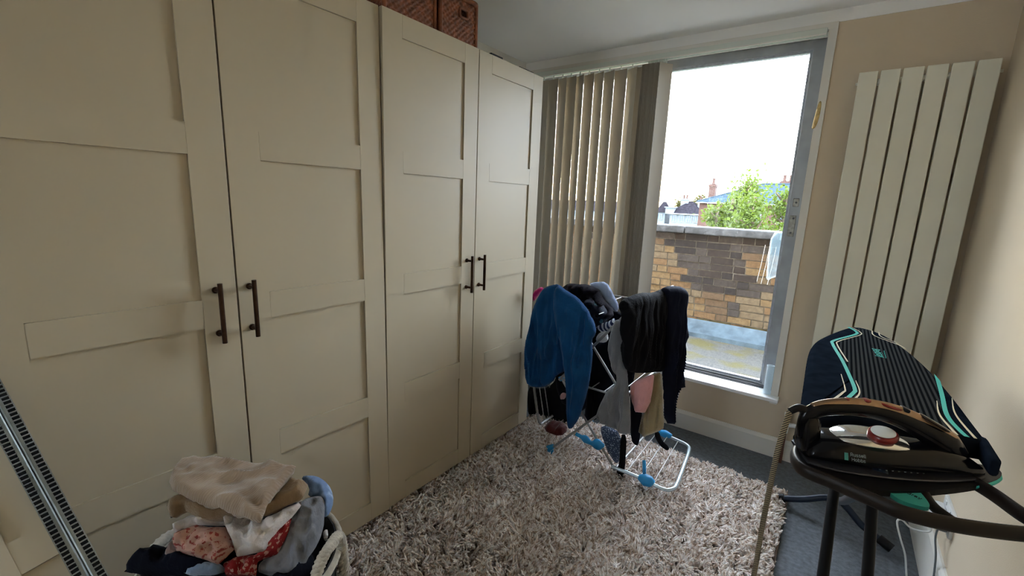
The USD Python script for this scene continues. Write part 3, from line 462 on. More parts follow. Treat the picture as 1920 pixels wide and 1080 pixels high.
# outlines of the hanging and folded clothes, each in its own plane: origin, two axes, points in metres
G = {
    'dark_bundle':((0.3,0.95,0.9),(1,0,0),(0,0,1),[(-0.097,-0.017),(-0.061,0.017),(0.001,0.02),(0.049,0.027),(0.091,0.017),(0.147,-0.034),(0.209,-0.094),(0.184,-0.125),(0.146,-0.157),(0.1,-0.166),(0.056,-0.138),(0.035,-0.097),(-0.056,-0.045)]),
    'light_blue':((0.3,1.0,0.9),(1,0,0),(0,0,1),[(0.024,0.017),(0.065,0.034),(0.123,0.044),(0.162,-0.007),(0.202,-0.071),(0.188,-0.106),(0.14,-0.076),(0.088,-0.018)]),
    'plaid':((0.3,0.92,0.9),(1,0,0),(0,0,1),[(0.046,-0.046),(0.104,-0.026),(0.175,-0.067),(0.185,-0.114),(0.161,-0.162),(0.122,-0.181),(0.077,-0.129)]),
    'striped':((0.4,0.9,0.8),(1,0,0),(0,0,1),[(0.03,-0.053),(0.09,-0.031),(0.131,0.004),(0.125,-0.055),(0.094,-0.078),(0.05,-0.087)]),
    'white_small':((0.45,0.87,0.8),(1,0,0),(0,0,1),[(-0.001,-0.113),(0.019,-0.077),(0.057,-0.064),(0.066,-0.104),(0.051,-0.124),(0.012,-0.13)]),
    'magenta':((0.0,0.95,0.85),(1,0,0),(0,0,1),[(0.026,-0.011),(0.07,0.023),(0.098,0.021),(0.066,-0.023),(0.034,-0.07),(0.029,-0.053)]),
    'black_backdrop':((0.5,0.95,0.6),(1,0,0),(0,0,1),[(-0.106,0.033),(-0.023,0.058),(0.006,0.114),(0.029,-0.014),(0.028,-0.127),(0.017,-0.268),(-0.035,-0.356),(-0.117,-0.408),(-0.11,-0.26),(-0.096,-0.056)]),
    'black_left':((0.2,1.15,0.3),(1,0,0),(0,0,1),[(-0.32,-0.113),(-0.202,-0.1),(-0.128,-0.044),(-0.11,0.016),(-0.049,0.046),(-0.028,-0.165),(-0.007,-0.254),(-0.095,-0.32),(-0.173,-0.314),(-0.288,-0.329)]),
    'grey_hoodie':((0.5,0.8,0.5),(1,0,0),(0,0,1),[(0.064,0.309),(0.088,0.323),(0.101,0.296),(0.123,0.17),(0.145,0.094),(0.16,0.037),(0.186,-0.122),(0.191,-0.205),(0.109,-0.202),(0.014,-0.18),(0.026,-0.121),(0.06,-0.013),(0.101,0.014),(0.101,0.062),(0.084,0.078),(0.046,0.152),(0.046,0.214)]),
    'black_shirt':((0.68,0.9,0.7),(0.1,1,0),(0,0,1),[(-0.261,0.221),(-0.242,0.245),(-0.122,0.257),(0.029,0.238),(0.144,0.244),(0.182,0.208),(0.252,0.012),(0.32,-0.199),(0.225,-0.186),(0.096,-0.159),(-0.089,-0.112),(-0.154,-0.085),(-0.189,0.022),(-0.239,0.126),(-0.23,0.175),(-0.262,0.203)]),
    'navy_shirt':((0.7,1.0,0.7),(0.35,0.94,0),(0,0,1),[(-0.002,0.241),(0.018,0.257),(0.073,0.258),(0.139,0.249),(0.176,0.227),(0.193,0.188),(0.185,0.129),(0.192,0.074),(0.224,-0.02),(0.195,-0.021),(0.2,-0.095),(0.213,-0.189),(0.215,-0.283),(0.179,-0.269),(0.17,-0.367),(0.186,-0.466),(0.133,-0.455),(0.101,-0.305),(0.061,-0.161),(0.062,0.035)]),
    'grey_tag':((0.69,1.05,0.7),(0.35,0.94,0),(0,0,1),[(0.171,-0.02),(0.222,-0.033),(0.24,-0.105),(0.185,-0.099)]),
    'grey_tag2':((0.69,1.05,0.5),(0.35,0.94,0),(0,0,1),[(0.173,-0.084),(0.214,-0.096),(0.215,-0.165),(0.186,-0.156)]),
    'pink_top':((0.7,0.86,0.4),(1,0,0),(0,0,1),[(-0.056,0.108),(-0.028,0.142),(0.033,0.183),(0.048,0.184),(0.049,0.122),(0.046,0.059),(0.027,0.0),(-0.013,-0.011),(-0.031,0.013),(-0.043,0.031)]),
    'olive':((0.7,0.92,0.4),(1,0,0),(0,0,1),[(0.014,0.159),(0.055,0.181),(0.07,0.109),(0.099,-0.052),(0.099,-0.079),(0.081,-0.097),(0.043,-0.127),(0.029,-0.138),(0.01,-0.156),(-0.014,-0.136),(-0.007,-0.045),(0.009,0.004),(0.021,0.094)]),
    'leg_black':((0.65,0.87,0.2),(1,0,0),(0,0,1),[(-0.034,0.048),(-0.002,0.054),(0.002,-0.085),(0.004,-0.183),(-0.024,-0.189),(-0.04,-0.155),(-0.026,-0.097)]),
    'black_mid':((0.65,0.95,0.3),(1,0,0),(0,0,1),[(-0.037,0.153),(0.025,0.127),(0.034,0.041),(0.032,-0.05),(0.036,-0.095),(0.024,-0.134),(-0.008,-0.111),(-0.022,-0.001)]),
    'sock':((0.7,1.0,0.2),(1,0,0),(0,0,1),[(0.034,0.047),(0.054,0.06),(0.074,0.016),(0.116,-0.008),(0.105,-0.029),(0.067,-0.015),(0.042,0.016)]),
    'dotted':((0.55,0.9,0.2),(1,0,0),(0,0,1),[(-0.054,0.028),(-0.026,0.049),(0.06,0.039),(0.066,-0.091),(0.053,-0.132),(0.017,-0.111),(-0.031,-0.035)]),
    'pink_sock':((0.3,0.9,0.3),(1,0,0),(0,0,1),[(-0.039,0.03),(-0.024,0.049),(-0.004,0.047),(-0.008,0.015),(-0.034,0.005)]),
    'red_cloth':((0.2,1.0,0.1),(1,0,0),(0,0,1),[(-0.006,0.006),(0.065,0.07),(0.082,-0.002),(0.045,-0.028),(-0.011,-0.028)]),
    'sweater':((0.25,-0.6,0.63),(0.75,0.66,0),(-0.6,0.7,0.12),[(-0.187,-0.021),(-0.193,0.041),(-0.144,0.046),(-0.104,0.045),(-0.048,0.034),(0.087,0.03),(0.078,-0.027),(0.069,-0.115),(0.073,-0.138),(0.047,-0.137),(-0.012,-0.112),(-0.106,-0.079),(-0.162,-0.05)]),
    'tan_trousers':((0.27,-0.6,0.6),(0.75,0.66,0),(-0.6,0.7,0.3),[(-0.194,-0.038),(-0.157,-0.019),(-0.072,-0.049),(0.031,-0.055),(0.068,0.026),(0.112,0.008),(0.111,-0.03),(0.074,-0.041),(0.024,-0.08),(-0.03,-0.069),(-0.101,-0.076),(-0.145,-0.055),(-0.162,-0.076)]),
    'white_blouse':((0.33,-0.62,0.55),(0.75,0.66,0),(-0.5,0.55,0.7),[(-0.2,0.0),(-0.172,0.019),(-0.075,0.02),(-0.003,0.005),(0.073,0.046),(0.073,0.033),(0.025,-0.036),(0.018,-0.06),(-0.01,-0.065),(-0.041,-0.07),(-0.057,-0.04),(-0.087,-0.005),(-0.144,-0.004),(-0.187,-0.021)]),
    'pink_floral':((0.36,-0.66,0.5),(0.75,0.66,0),(-0.5,0.55,0.8),[(-0.183,0.052),(-0.147,0.07),(-0.118,0.063),(-0.078,0.062),(-0.043,0.018),(-0.073,-0.013),(-0.112,-0.0),(-0.16,0.013),(-0.173,0.016)]),
    'red_floral':((0.38,-0.62,0.48),(0.75,0.66,0),(-0.5,0.55,0.8),[(0.0,0.077),(0.016,0.083),(0.013,0.051),(-0.001,0.008),(-0.041,-0.006),(-0.037,-0.033),(-0.103,-0.031),(-0.117,-0.007),(-0.088,0.007),(-0.048,0.009),(-0.027,0.033)]),
    'grey_shirt':((0.36,-0.52,0.52),(0.75,0.66,0),(-0.5,0.55,0.6),[(-0.036,0.038),(-0.001,0.049),(0.022,0.044),(0.033,-0.012),(0.033,-0.052),(0.009,-0.099),(-0.001,-0.127),(-0.092,-0.124),(-0.098,-0.096),(-0.061,-0.081),(-0.049,-0.037),(-0.049,0.003)]),
    'light_blue_cap':((0.3,-0.46,0.56),(0.75,0.66,0),(-0.5,0.55,0.6),[(-0.06,0.014),(-0.014,0.015),(0.022,-0.007),(0.042,-0.037),(0.046,-0.067),(0.035,-0.093),(0.024,-0.084),(0.016,-0.048),(-0.024,-0.04),(-0.023,-0.014)]),
    'navy_left':((0.27,-0.76,0.46),(0.75,0.66,0),(-0.6,0.7,0.3),[(-0.15,0.014),(-0.14,0.038),(-0.136,0.069),(-0.097,0.074),(-0.027,0.055),(0.05,0.031),(0.072,0.006)]),
    'mauve':((0.3,-0.72,0.49),(0.75,0.66,0),(-0.6,0.7,0.5),[(-0.12,0.027),(-0.112,0.062),(-0.093,0.029),(-0.067,0.022),(-0.109,0.017)]),
    'jeans':((0.34,-0.72,0.46),(0.75,0.66,0),(-0.6,0.7,0.4),[(-0.104,0.021),(-0.07,0.043),(-0.039,0.047),(-0.013,0.038),(-0.001,0.018)]),
    'white_corner':((0.4,-0.46,0.46),(0.75,0.66,0),(-0.5,0.55,0.6),[(-0.054,-0.004),(-0.044,0.01),(-0.036,-0.011),(-0.04,-0.028)]),
    'sweat_body':((0.2,0.81,0.6),(1,0,0),(0,0,1),[(-0.016,0.305),(0.033,0.325),(0.063,0.333),(0.1,0.311),(0.155,0.283),(0.205,0.229),(0.233,0.166),(0.206,0.08),(0.155,-0.03),(0.135,-0.091),(0.082,-0.128),(0.066,-0.168),(0.004,-0.22),(-0.083,-0.228),(-0.097,-0.226),(-0.109,-0.084),(-0.099,0.059),(-0.073,0.19),(-0.045,0.262)]),
    'sweat_sleeve':((0.25,0.765,0.6),(1,0,0),(0,0,1),[(0.021,0.313),(0.039,0.34),(0.075,0.322),(0.111,0.309),(0.14,0.297),(0.193,0.254),(0.242,0.187),(0.251,0.143),(0.227,0.107),(0.241,0.027),(0.227,-0.169),(0.196,-0.29),(0.155,-0.366),(0.138,-0.332),(0.122,-0.246),(0.107,-0.072),(0.084,0.032),(0.04,0.152),(0.018,0.244)]),
}
# ------------------------------------------------------------------ clothes airer
ar = thing('clothes_airer', 'folding silver clothes airer with blue plastic joints, loaded with washing', 'clothes airer')
YA, YB, TR = .84, 1.30, .0062
for y in (YA, YB):
    s = 1 if y == YA else -1
    part(ar, 'leg', rod((.262, y, .05), (.625, y + s * .012, .45), TR), rack_steel, True)
    part(ar, 'leg', rod((.611, y + s * .016, .062), (.289, y + s * .016, .438), TR), rack_steel, True)
    part(ar, 'strut', rod((.625, y + s * .02, .43), (.30, y + s * .02, .82), TR), rack_steel, True)
    part(ar, 'strut', rod((.285, y - s * .004, .44), (.66, y - s * .004, .915), TR), rack_steel, True)
    part(ar, 'blue_foot', tube([(.268, y, .020), (.262, y, .035), (.25, y, .05), (.272, y, .066)], [.012, .02, .018, .012], 10), blue_plastic, True, label='blue plastic foot cap')
    part(ar, 'blue_cap', tube([(.282, y + s * .012, .452), (.293, y + s * .012, .434)], .013, 10), blue_plastic, True, label='blue plastic end cap')
    hp = np.array((.408, y - .022, .195)); h2 = np.array((.560, y - .022, .190))
    part(ar, 'blue_catch', tube(spline([hp, hp + (.05, 0, -.008), hp + (.085, 0, -.018), hp + (.12, 0, -.012), h2], 5), [.010] * 4 + [.016, .02, .02, .017, .014, .012, .011, .013, .019, .024, .027, .028, .027, .024, .018, .012, .008], 12, flat=(.62, 1.)), blue_plastic, True, label='flat blue plastic locking catch')
for i, (x, z) in enumerate(((.625, .45), (.289, .438), (.66, .915), (.30, .82), (.611, .072))): part(ar, 'cross_bar', rod((x, YA, z), (x, YB, z), .006), rack_steel, True)
for k, (xa, xb, z) in enumerate(((.31, .47, .815), (.33, .59, .445))):
    for i in range(3 + 2 * k):
        x = xa + (xb - xa) * i / (2 + 2 * k); part(ar, 'drying_wire', rod((x, YA, z), (x, YB, z), .0026, 6), rack_steel, True)
    for y in (YA, YB) if k else (YB,): part(ar, 'rail', rod((xa - .03, y, z), (xb + .04, y, z), .0055, 8), rack_steel, True)
# the low wing on the window side
wl = spline([(.60, .836, .086), (.74, .842, .083), (.845, .84, .075), (.880, .87, .075), (.884, .92, .075), (.866, 1.10, .075), (.848, 1.25, .075), (.828, 1.30, .075), (.77, 1.318, .076), (.66, 1.328, .08)], 6)
part(ar, 'wing_frame', tube(wl, .0085, 10), M('wing_tube', (.55, .66, .70), .25, metallic=.7), True)
for x0_, x1_ in ((.67, .655), (.735, .715), (.80, .775)): part(ar, 'wing_wire', rod((x0_, .842, .083), (x1_, 1.315, .078), .0026, 6), rack_steel, True)
part(ar, 'blue_joint', cat(tube([(.735, .842, .085), (.762, .838, .085), (.79, .842, .085), (.805, .842, .085)], [.014, .027, .024, .010], 12), rod((.755, .85, .095), (.735, .885, .15), .008)), blue_plastic, True, label='rounded blue plastic joint on the low wing'); part(ar, 'blue_joint', cat(tube([(.66, 1.322, .085), (.70, 1.326, .085), (.735, 1.322, .085)], [.012, .022, .012], 12), rod((.67, 1.32, .09), (.63, 1.30, .13), .008)), blue_plastic, True, label='blue plastic joint at the back of the low wing')
# the low wing leaning on the wardrobe side
part(ar, 'wing_frame', tube(spline([(.03, .985, .34), (.075, .985, .13), (.092, .99, .075), (.095, 1.03, .07), (.095, 1.28, .07), (.09, 1.30, .08), (.03, 1.30, .34)], 6), .0075, 8), rack_steel, True)
for i in range(5): y = 1.035 + i * .052; part(ar, 'wing_wire', rod((.093, y, .07), (.03, y, .34), .003, 6), rack_steel, True)

# ------------------------------------------------------------------ washing on the airer
def cloth(c, var=.12, bump=.5, bs=150, sheen=.3, nm=[0]):
    nm[0] += 1; return M('cloth_%02d' % nm[0], c, .9, var, 10, bump, bs, sheen_weight=sheen, specular_ior_level=.12)
def garment(name, spec, mat, label, cat_, group=None, **kw): return single(name, puffy(spec, **kw), mat, label, cat_, True, group)
denim_dot = usdkit.material(stage, '/World/Looks/dotted_cloth', {'tc': ('texture_coordinate', {}), 'v': ('voronoi_texture', {'scale': 130.}), 'r': ('rgb_ramp', {'ramp': [(.28, (.42, .50, .62)), (.36, (.05, .075, .13))]}), 'p': ('principled_bsdf', {'roughness': .9})},
    [('tc.object', 'v.vector'), ('v.distance', 'r.fac'), ('r.color', 'p.base_color')], surface='p.BSDF')
stripe_nw = Mwave('navy_white_stripe', (.02, .03, .09), (.62, .64, .68), 16., rot=(0, .5, .0), soft=.06, bump=.1)
plaid_m = Mpat('teal_navy_print', (.008, .012, .03), (.07, .20, .26), 22., .60, bump=.4)
blk = cloth((.0035, .0035, .005), .3, sheen=0); blk2 = cloth((.004, .0045, .009), .3, sheen=0); navy = cloth((.005, .007, .018), .3, sheen=0)
garment('black_trousers', G['black_backdrop'], blk2, 'black trousers hanging in the middle of the airer behind its crossed struts', 'trousers', t=.012, crease=.012, seed=21)
garment('black_leggings', G['black_left'], blk, 'black leggings hanging low behind the blue sweatshirt next to the wardrobe', 'leggings', t=.012, seed=22)
garment('added_dark_cloth', ((.33, 1.12, .45), (1, .1, 0), (0, 0, 1), [(-.20, .30), (.22, .33), (.24, .05), (.20, -.25), (.08, -.33), (.02, -.22), (-.06, -.30), (-.20, -.26), (-.24, .05)]), blk2, 'black cloth added at the back of the airer to darken the gaps, between the wardrobe and the sill', 'jeans', t=.012, seed=29)  # black sheet added to deepen the dark gaps behind the washing
sw = thing('blue_sweatshirt', 'blue sweatshirt hanging over the left front of the airer', 'sweatshirt'); sw_m = cloth((.006, .052, .145), .2, .5, 120, .05)
part(sw, 'body', puffy(G['sweat_body'], t=.018, soft=.03, crease=.040, k=(24, 3.2), lump=.016, kl=11, seed=3, h=.006), sw_m, True)
part(sw, 'sleeve', puffy(G['sweat_sleeve'], t=.026, soft=.035, crease=.034, k=(26, 4.5), lump=.012, kl=13, seed=4, h=.006), sw_m, True)
garment('dark_cardigan', G['dark_bundle'], cloth((.010, .008, .013), .5, sheen=.02), 'dark brown-black cardigan crumpled over the top of the airer', 'cardigan', t=.024, soft=.02, crease=.040, k=(30, 20), lump=.024, kl=26, hang=False, seed=5)
garment('light_blue_shirt', G['light_blue'], cloth((.30, .38, .56), .2), 'light blue shirt draped at the back of the airer top', 'shirt', t=.014, soft=.014, crease=.024, k=(26, 7), seed=6)
garment('printed_top', G['plaid'], plaid_m, 'dark top with pale teal print bunched on the airer top', 'top', t=.02, soft=.016, crease=.034, k=(30, 22), lump=.02, kl=24, hang=False, seed=7)
garment('striped_top', G['striped'], stripe_nw, 'navy and white striped top just above the white cloth on the airer', 'top', t=.02, crease=.012, hang=False, seed=8)
garment('white_cloth', G['white_small'], cloth((.75, .74, .72), .05), 'small white cloth tucked under the diagonal strut of the airer', 'cloth', t=.02, crease=.016, k=(30, 20), hang=False, seed=9)
garment('magenta_top', G['magenta'], cloth((.42, .012, .13), .2), 'magenta top showing between the wardrobe and the blue sweatshirt', 'top', t=.02, seed=10)
garment('grey_sweatshirt', G['grey_hoodie'], cloth((.17, .175, .185), .15, .5, 160), 'grey marl sweatshirt with one sleeve up, hanging at the front of the airer', 'sweatshirt', t=.016, soft=.02, crease=.034, k=(24, 4), seed=12)
garment('black_shirt', G['black_shirt'], blk, 'large black shirt hanging over the right end of the airer', 'shirt', t=.026, soft=.04, crease=.022, k=(24, 3), seed=13)
garment('navy_shirt', G['navy_shirt'], navy, 'long navy shirt hanging behind the black shirt, nearest the window', 'shirt', t=.026, crease=.03, k=(34, 3), seed=14)
garment('white_shirt_tail', G['grey_tag'], cloth((.55, .56, .55), .1), 'pale grey cloth corner sticking out beside the navy shirt, above the sill', 'cloth', t=.008, seed=15)
garment('white_sleeve_end', G['grey_tag2'], cloth((.6, .6, .6), .1), 'white sleeve end hanging below the navy shirt', 'cloth', t=.008, seed=16)
garment('pink_shirt', G['pink_top'], cloth((.62, .30, .29), .12), 'small pink shirt hanging on the lower right bar of the airer', 'top', t=.010, crease=.03, k=(34, 6), lump=.014, smooth=0, soft=.014, seed=17)
garment('beige_leggings', G['olive'], cloth((.30, .235, .13), .15), 'pair of beige leggings hanging beside the pink shirt', 'leggings', t=.010, crease=.034, k=(44, 4), smooth=0, soft=.014, seed=18)
garment('black_sock', G['leg_black'], blk, 'long black stocking hanging to the rug below the grey sweatshirt', 'stocking', t=.014, soft=.02, crease=.008, seed=19)
garment('black_skirt', G['black_mid'], blk2, 'black skirt hanging between the grey sweatshirt and the beige leggings', 'skirt', t=.014, seed=20)
garment('black_strap', G['sock'], blk, 'curved black tights foot hanging over the low wing of the airer', 'tights', t=.012, soft=.015, crease=.004, seed=23)
garment('dotted_skirt', G['dotted'], denim_dot, 'blue skirt with tiny pale dots hanging low under the grey sweatshirt', 'skirt', t=.014, crease=.02, seed=24)
garment('pink_sock', G['pink_sock'], cloth((.6, .33, .33), .1), 'pink sock hanging beside the blue end cap on the airer', 'sock', t=.014, soft=.012, crease=.004, h=.004, seed=25)
single('red_cloth', puffy(((.19, 1.0, .075), (1, 0, 0), (0, .9, .3), [(-.06, -.05), (.06, -.05), (.075, .02), (.02, .06), (-.06, .04)]), .010, crease=.016, hang=False, seed=26), cloth((.07, .010, .008), .2), 'dark red cloth lying on the rug under the airer', 'cloth', True)

# ------------------------------------------------------------------ laundry basket and the heap on it
lb = thing('laundry_basket', 'dark grey felt laundry basket with pale rope handle, heaped with clothes', 'basket', (.30, -.66, .03))
felt = M('dark_felt', (.03, .03, .034), .95, .35, 60, .7, 240)
part(lb, 'basket_body', lathe([(0, 0), (.175, 0), (.185, .012), (.205, .40), (.212, .428), (.203, .432), (.194, .40), (.176, .02), (0, .018)], 40), felt, 40)
rope = M('pale_rope', (.50, .46, .38), .9, .2, 40, .5, 200)
def twisted(path, r, turns):
    path = np.array(path); out = []
    n = len(path); t = np.gradient(path, axis=0); t /= np.linalg.norm(t, axis=1, keepdims=True); u = np.cross(t, (.3, .2, 1.)); u /= np.linalg.norm(u, axis=1, keepdims=True); v = np.cross(t, u)
    for k in range(3):
        a = np.linspace(0, turns * 2 * np.pi, n) + k * 2.094; out.append(tube(path + .55 * r * (np.cos(a)[:, None] * u + np.sin(a)[:, None] * v), r * .62, 7))
    return cat(*out)
cA = [(.208 * math.cos(a), .208 * math.sin(a), z) for a, z in ((.15, .33), (.2, .42), (.32, .485), (.52, .50), (.72, .485), (.86, .42), (.92, .33))]
part(lb, 'rope_handle', twisted(spline([(x * 1.06, y * 1.06, z) for x, y, z in cA], 12), .012, 13), rope, True, label='pale twisted rope handle')
cB = [(.205 * math.cos(a + 3.14), .205 * math.sin(a + 3.14), z) for a, z in ((.15, .33), (.2, .40), (.35, .44), (.6, .44), (.8, .40), (.9, .33))]
part(lb, 'rope_handle', twisted(spline([(x * 1.06, y * 1.06, z) for x, y, z in cB], 12), .012, 13), rope, True, label='pale twisted rope handle')
part(lb, 'rim_trim', tube([(.213 * math.cos(a), .213 * math.sin(a), .426) for a in np.linspace(0, 6.2832, 49)[:-1]], .008, 8, closed=True), rope, True)
knit = usdkit.material(stage, '/World/Looks/beige_knit', {'tc': ('texture_coordinate', {}), 'n': ('noise_texture', {'scale': 9., 'detail': 4.}), 'r': ('rgb_ramp', {'ramp': [(.35, (.27, .19, .125)), (.65, (.41, .31, .22))]}), 'w': ('wave_texture', {'scale': 62., 'distortion': 1.5}), 'b': ('bump', {'strength': .35, 'distance': .002}), 'p': ('principled_bsdf', {'roughness': .95, 'sheen_weight': .4})},
    [('tc.object', 'n.vector'), ('tc.object', 'w.vector'), ('n.fac', 'r.fac'), ('r.color', 'p.base_color'), ('w.fac', 'b.height'), ('b.normal', 'p.normal')], surface='p.BSDF')
red_fl = Mpat('red_floral', (.30, .012, .016), (.62, .36, .30), 110., .58); pink_fl = Mpat('pink_floral', (.60, .36, .29), (.36, .06, .05), 85., .58)
kw = dict(hang=False, h=.006)
single('stuffed_laundry', puffy(((.29, -.65, .385), (1, 0, 0), (0, 1, 0), [(.17 * math.cos(a), .17 * math.sin(a)) for a in np.linspace(0, 6.28, 20)[:-1]]), .05, crease=.03, k=(16, 16), lump=.02, seed=40, **kw), cloth((.007, .008, .014), .4, sheen=0), 'dark crumpled washing filling the laundry basket under the heap', 'clothes', True)
garment('navy_jumper', G['navy_left'], cloth((.004, .005, .010), .3, sheen=0), 'near-black navy jumper at the left of the laundry basket heap', 'jumper', t=.03, soft=.03, crease=.028, k=(26, 16), lump=.02, seed=31, **kw)
garment('mauve_top', G['mauve'], cloth((.22, .15, .13), .2), 'mauve-brown top poking out left of the pink floral blouse', 'top', t=.02, crease=.014, seed=32, **kw)
garment('blue_jeans', G['jeans'], cloth((.20, .27, .36), .3), 'pale blue jeans at the very front of the laundry heap', 'jeans', t=.016, soft=.015, crease=.02, k=(34, 14), seed=33, **kw)
garment('grey_shirt', G['grey_shirt'], cloth((.22, .23, .26), .15), 'grey cotton shirt crumpled over the right side of the laundry basket', 'shirt', t=.018, soft=.02, crease=.024, k=(34, 20), lump=.014, seed=34, **kw)
garment('denim_blue_shirt', G['light_blue_cap'], Mpat('mottled_blue', (.17, .27, .48), (.36, .50, .72), 16., .5), 'light blue mottled shirt behind the grey shirt on the heap', 'shirt', t=.02, soft=.02, crease=.022, k=(30, 20), seed=35, **kw)
garment('red_floral_dress', G['red_floral'], red_fl, 'red floral dress hanging down below the white blouse', 'dress', t=.010, soft=.010, crease=.026, k=(44, 20), lump=.014, smooth=0, seed=36, **kw)
garment('pink_floral_blouse', G['pink_floral'], pink_fl, 'folded pink blouse with dark red flowers under the white blouse', 'blouse', t=.011, soft=.009, crease=.030, k=(30, 22), lump=.016, smooth=0, seed=37, **kw)
garment('white_blouse', G['white_blouse'], cloth((.66, .60, .56), .1), 'white blouse crumpled under the folded beige clothes', 'blouse', t=.014, soft=.012, crease=.030, k=(30, 18), lump=.016, smooth=0, seed=38, **kw)
tt_ = single('folded_cardigan', puffy(G['tan_trousers'], .020, soft=.012, smooth=0, crease=.014, k=(16, 18), seed=39, **kw), cloth((.27, .185, .11), .18), 'tan folded cardigan with a brown button under the beige jumper', 'cardigan', True)
garment('beige_jumper', G['sweater'], knit, 'folded beige knitted jumper on the very top of the laundry heap', 'jumper', t=.014, soft=.010, crease=.016, smooth=0, k=(14, 16), lump=.006, seed=41, **kw)
garment('white_vest', G['white_corner'], cloth((.7, .7, .7), .05), 'bit of white vest beside the rope handle', 'vest', t=.015, crease=.01, seed=42, **kw)

# ------------------------------------------------------------------ slotted steel strip and narrow panel leaning at the left
dS = np.array((.67194348, .14782757, -.72569896)); wS = np.array((-.01097556, .98175661, .1898249)); nS = np.array((.7405211, -.11958665, .66130744))
oS = np.array((.05, -.971, .875)); u0, u1 = -.07, 1.13
def leaning(m, off):
    A = np.eye(4); A[:3, 0] = dS; A[:3, 1] = wS; A[:3, 2] = nS; A[:3, 3] = oS + nS * off; m = m.copy(); m.apply_transform(A)
    if m.volume < 0: m.invert()
    return m
st = thing('slotted_metal_strip', 'silver metal strip with slotted edges leaning at the left', 'metal strip')
prof = [(-.020, 0), (-.0085, 0), (-.0075, .007), (-.003, .009), (0, .0065), (.003, .009), (.0075, .007), (.0085, 0), (.020, 0), (.020, -.0012), (-.020, -.0012)]
part(st, 'channel', leaning(loft([[(u, v * .42, z) for v, z in prof] for u in np.linspace(u0, u1, 3)]), 0), steel, 25)
part(st, 'dark_backing', leaning(box(u0, u1, -.0188, .0188, -.009, -.007), 0), black_plastic, label='dark backing sheet behind the slots')  # black sheet behind the slots, makes them read dark
part(st, 'edge_band', leaning(cat(*[box(u0, u1, a, b, -.0012, .0016) for a, b in ((-.0205, -.019), (.019, .0205))]), 0), steel)
part(st, 'slot_bars', leaning(cat(*[box(u - .0012, u + .0012, a, b, -.001, .0026) for u in np.arange(u0, u1, .0092) for a, b in ((-.0195, -.0082), (.0082, .0195))]), 0), steel, label='row of thin bars between the slots', kind='stuff')
pn = thing('narrow_panel', 'narrow cream board with a raised rail leaning behind the slotted metal strip', 'board')
part(pn, 'board', leaning(box(u0, u1 - .03, -.105, .004, -.014, -.004), -.012), door_white); part(pn, 'stile', leaning(box(u0, u1 - .03, -.105, -.070, -.004, .003, .001), -.012), door_white)
for a in (.242, .70): part(pn, 'rail', leaning(box(a, a + .062, -.0705, .004, -.005, .002), -.012), door_white)

# ------------------------------------------------------------------ wicker baskets on top of the wardrobe
wick = M('brown_wicker', (.19, .055, .018), .6, .5, 30, .3, 120)
def weave(w_, h_, hole=None, n=(.0105, .0125)):
    """woven sheet in the local x (width), z (height) plane bulging towards +y"""
    nx, nz = int(w_ / .0035), int(h_ / .0030); X, Z = np.meshgrid(np.linspace(0, w_, nx), np.linspace(0, h_, nz)); row = np.floor(Z / n[0]); zz = Z / n[0] - row
    Y = .0045 * np.sqrt(np.clip(1 - (2 * zz - 1) ** 2, 0, 1)) * (.55 + .45 * np.sign(np.sin(np.pi * X / n[1] + np.pi * (row % 2))) * np.abs(np.sin(np.pi * X / n[1] + np.pi * (row % 2))) ** .6)
    V = np.stack([X, Y, Z], -1).reshape(-1, 3); idx = np.arange(nx * nz).reshape(nz, nx); a, b, c, d = idx[:-1, :-1].ravel(), idx[:-1, 1:].ravel(), idx[1:, 1:].ravel(), idx[1:, :-1].ravel(); F = np.vstack([np.c_[a, b, c], np.c_[a, c, d]])
    if hole:
        q = V[F].mean(1); F = F[((q[:, 0] - hole[0]) / hole[2]) ** 4 + ((q[:, 2] - hole[1]) / hole[3]) ** 4 > 1]
    return trimesh.Trimesh(V, F, process=False)
def wicker(label, loc, rz, wx, wy, h, hole):
    """front (towards the room, local -y) is wx wide"""
    t = thing('wicker_basket', label, 'basket', loc, rz)
    for k, (L, hh) in enumerate(((wx, hole), (wy, None), (wx, None), (wy, None))):
        outer = weave(L, h, hh); inner = outer.copy(); inner.vertices[:, 1] = -.006 - inner.vertices[:, 1]; inner.invert(); m = cat(outer, inner); m.vertices[:, 0] = L - m.vertices[:, 0]; m.invert()
        R = rotz(math.pi + k * math.pi / 2); m.vertices[:, 0] -= L / 2; m = at(m, R); off = [(0, -wy / 2, 0), (wx / 2, 0, 0), (0, wy / 2, 0), (-wx / 2, 0, 0)][k]; part(t, 'woven_side', at(m, None, off), wick, True)
    part(t, 'base', box(-wx / 2, wx / 2, -wy / 2, wy / 2, 0, .012), wick)
    part(t, 'rim', tube(spline([(a * wx / 2, b * wy / 2, h) for a, b in ((-1, -1), (0, -1), (1, -1), (1, 0), (1, 1), (0, 1), (-1, 1), (-1, 0))] + [(-wx / 2, -wy / 2, h)], 6), .010, 8), wick, True)
    for a in (-1, 1):
        for b in (-1, 1): part(t, 'corner_post', tube([(a * wx / 2, b * wy / 2, 0), (a * wx / 2, b * wy / 2, h)], .009, 8), wick, True)
    if hole: hx = hole[0] - wx / 2; part(t, 'handle_hole_rim', tube([(hx + hole[2] * math.copysign(abs(math.cos(a)) ** .5, math.cos(a)), -wy / 2 - .003, hole[1] + hole[3] * math.copysign(abs(math.sin(a)) ** .5, math.sin(a))) for a in np.linspace(0, 6.283, 33)[:-1]], .006, 7, closed=True), wick, True)
    return t
wicker('brown wicker basket with a handle hole, right of the two on the wardrobe', (-.165, .396, 1.9365), math.pi / 2, .205, .27, .165, (.128, .112, .024, .017))
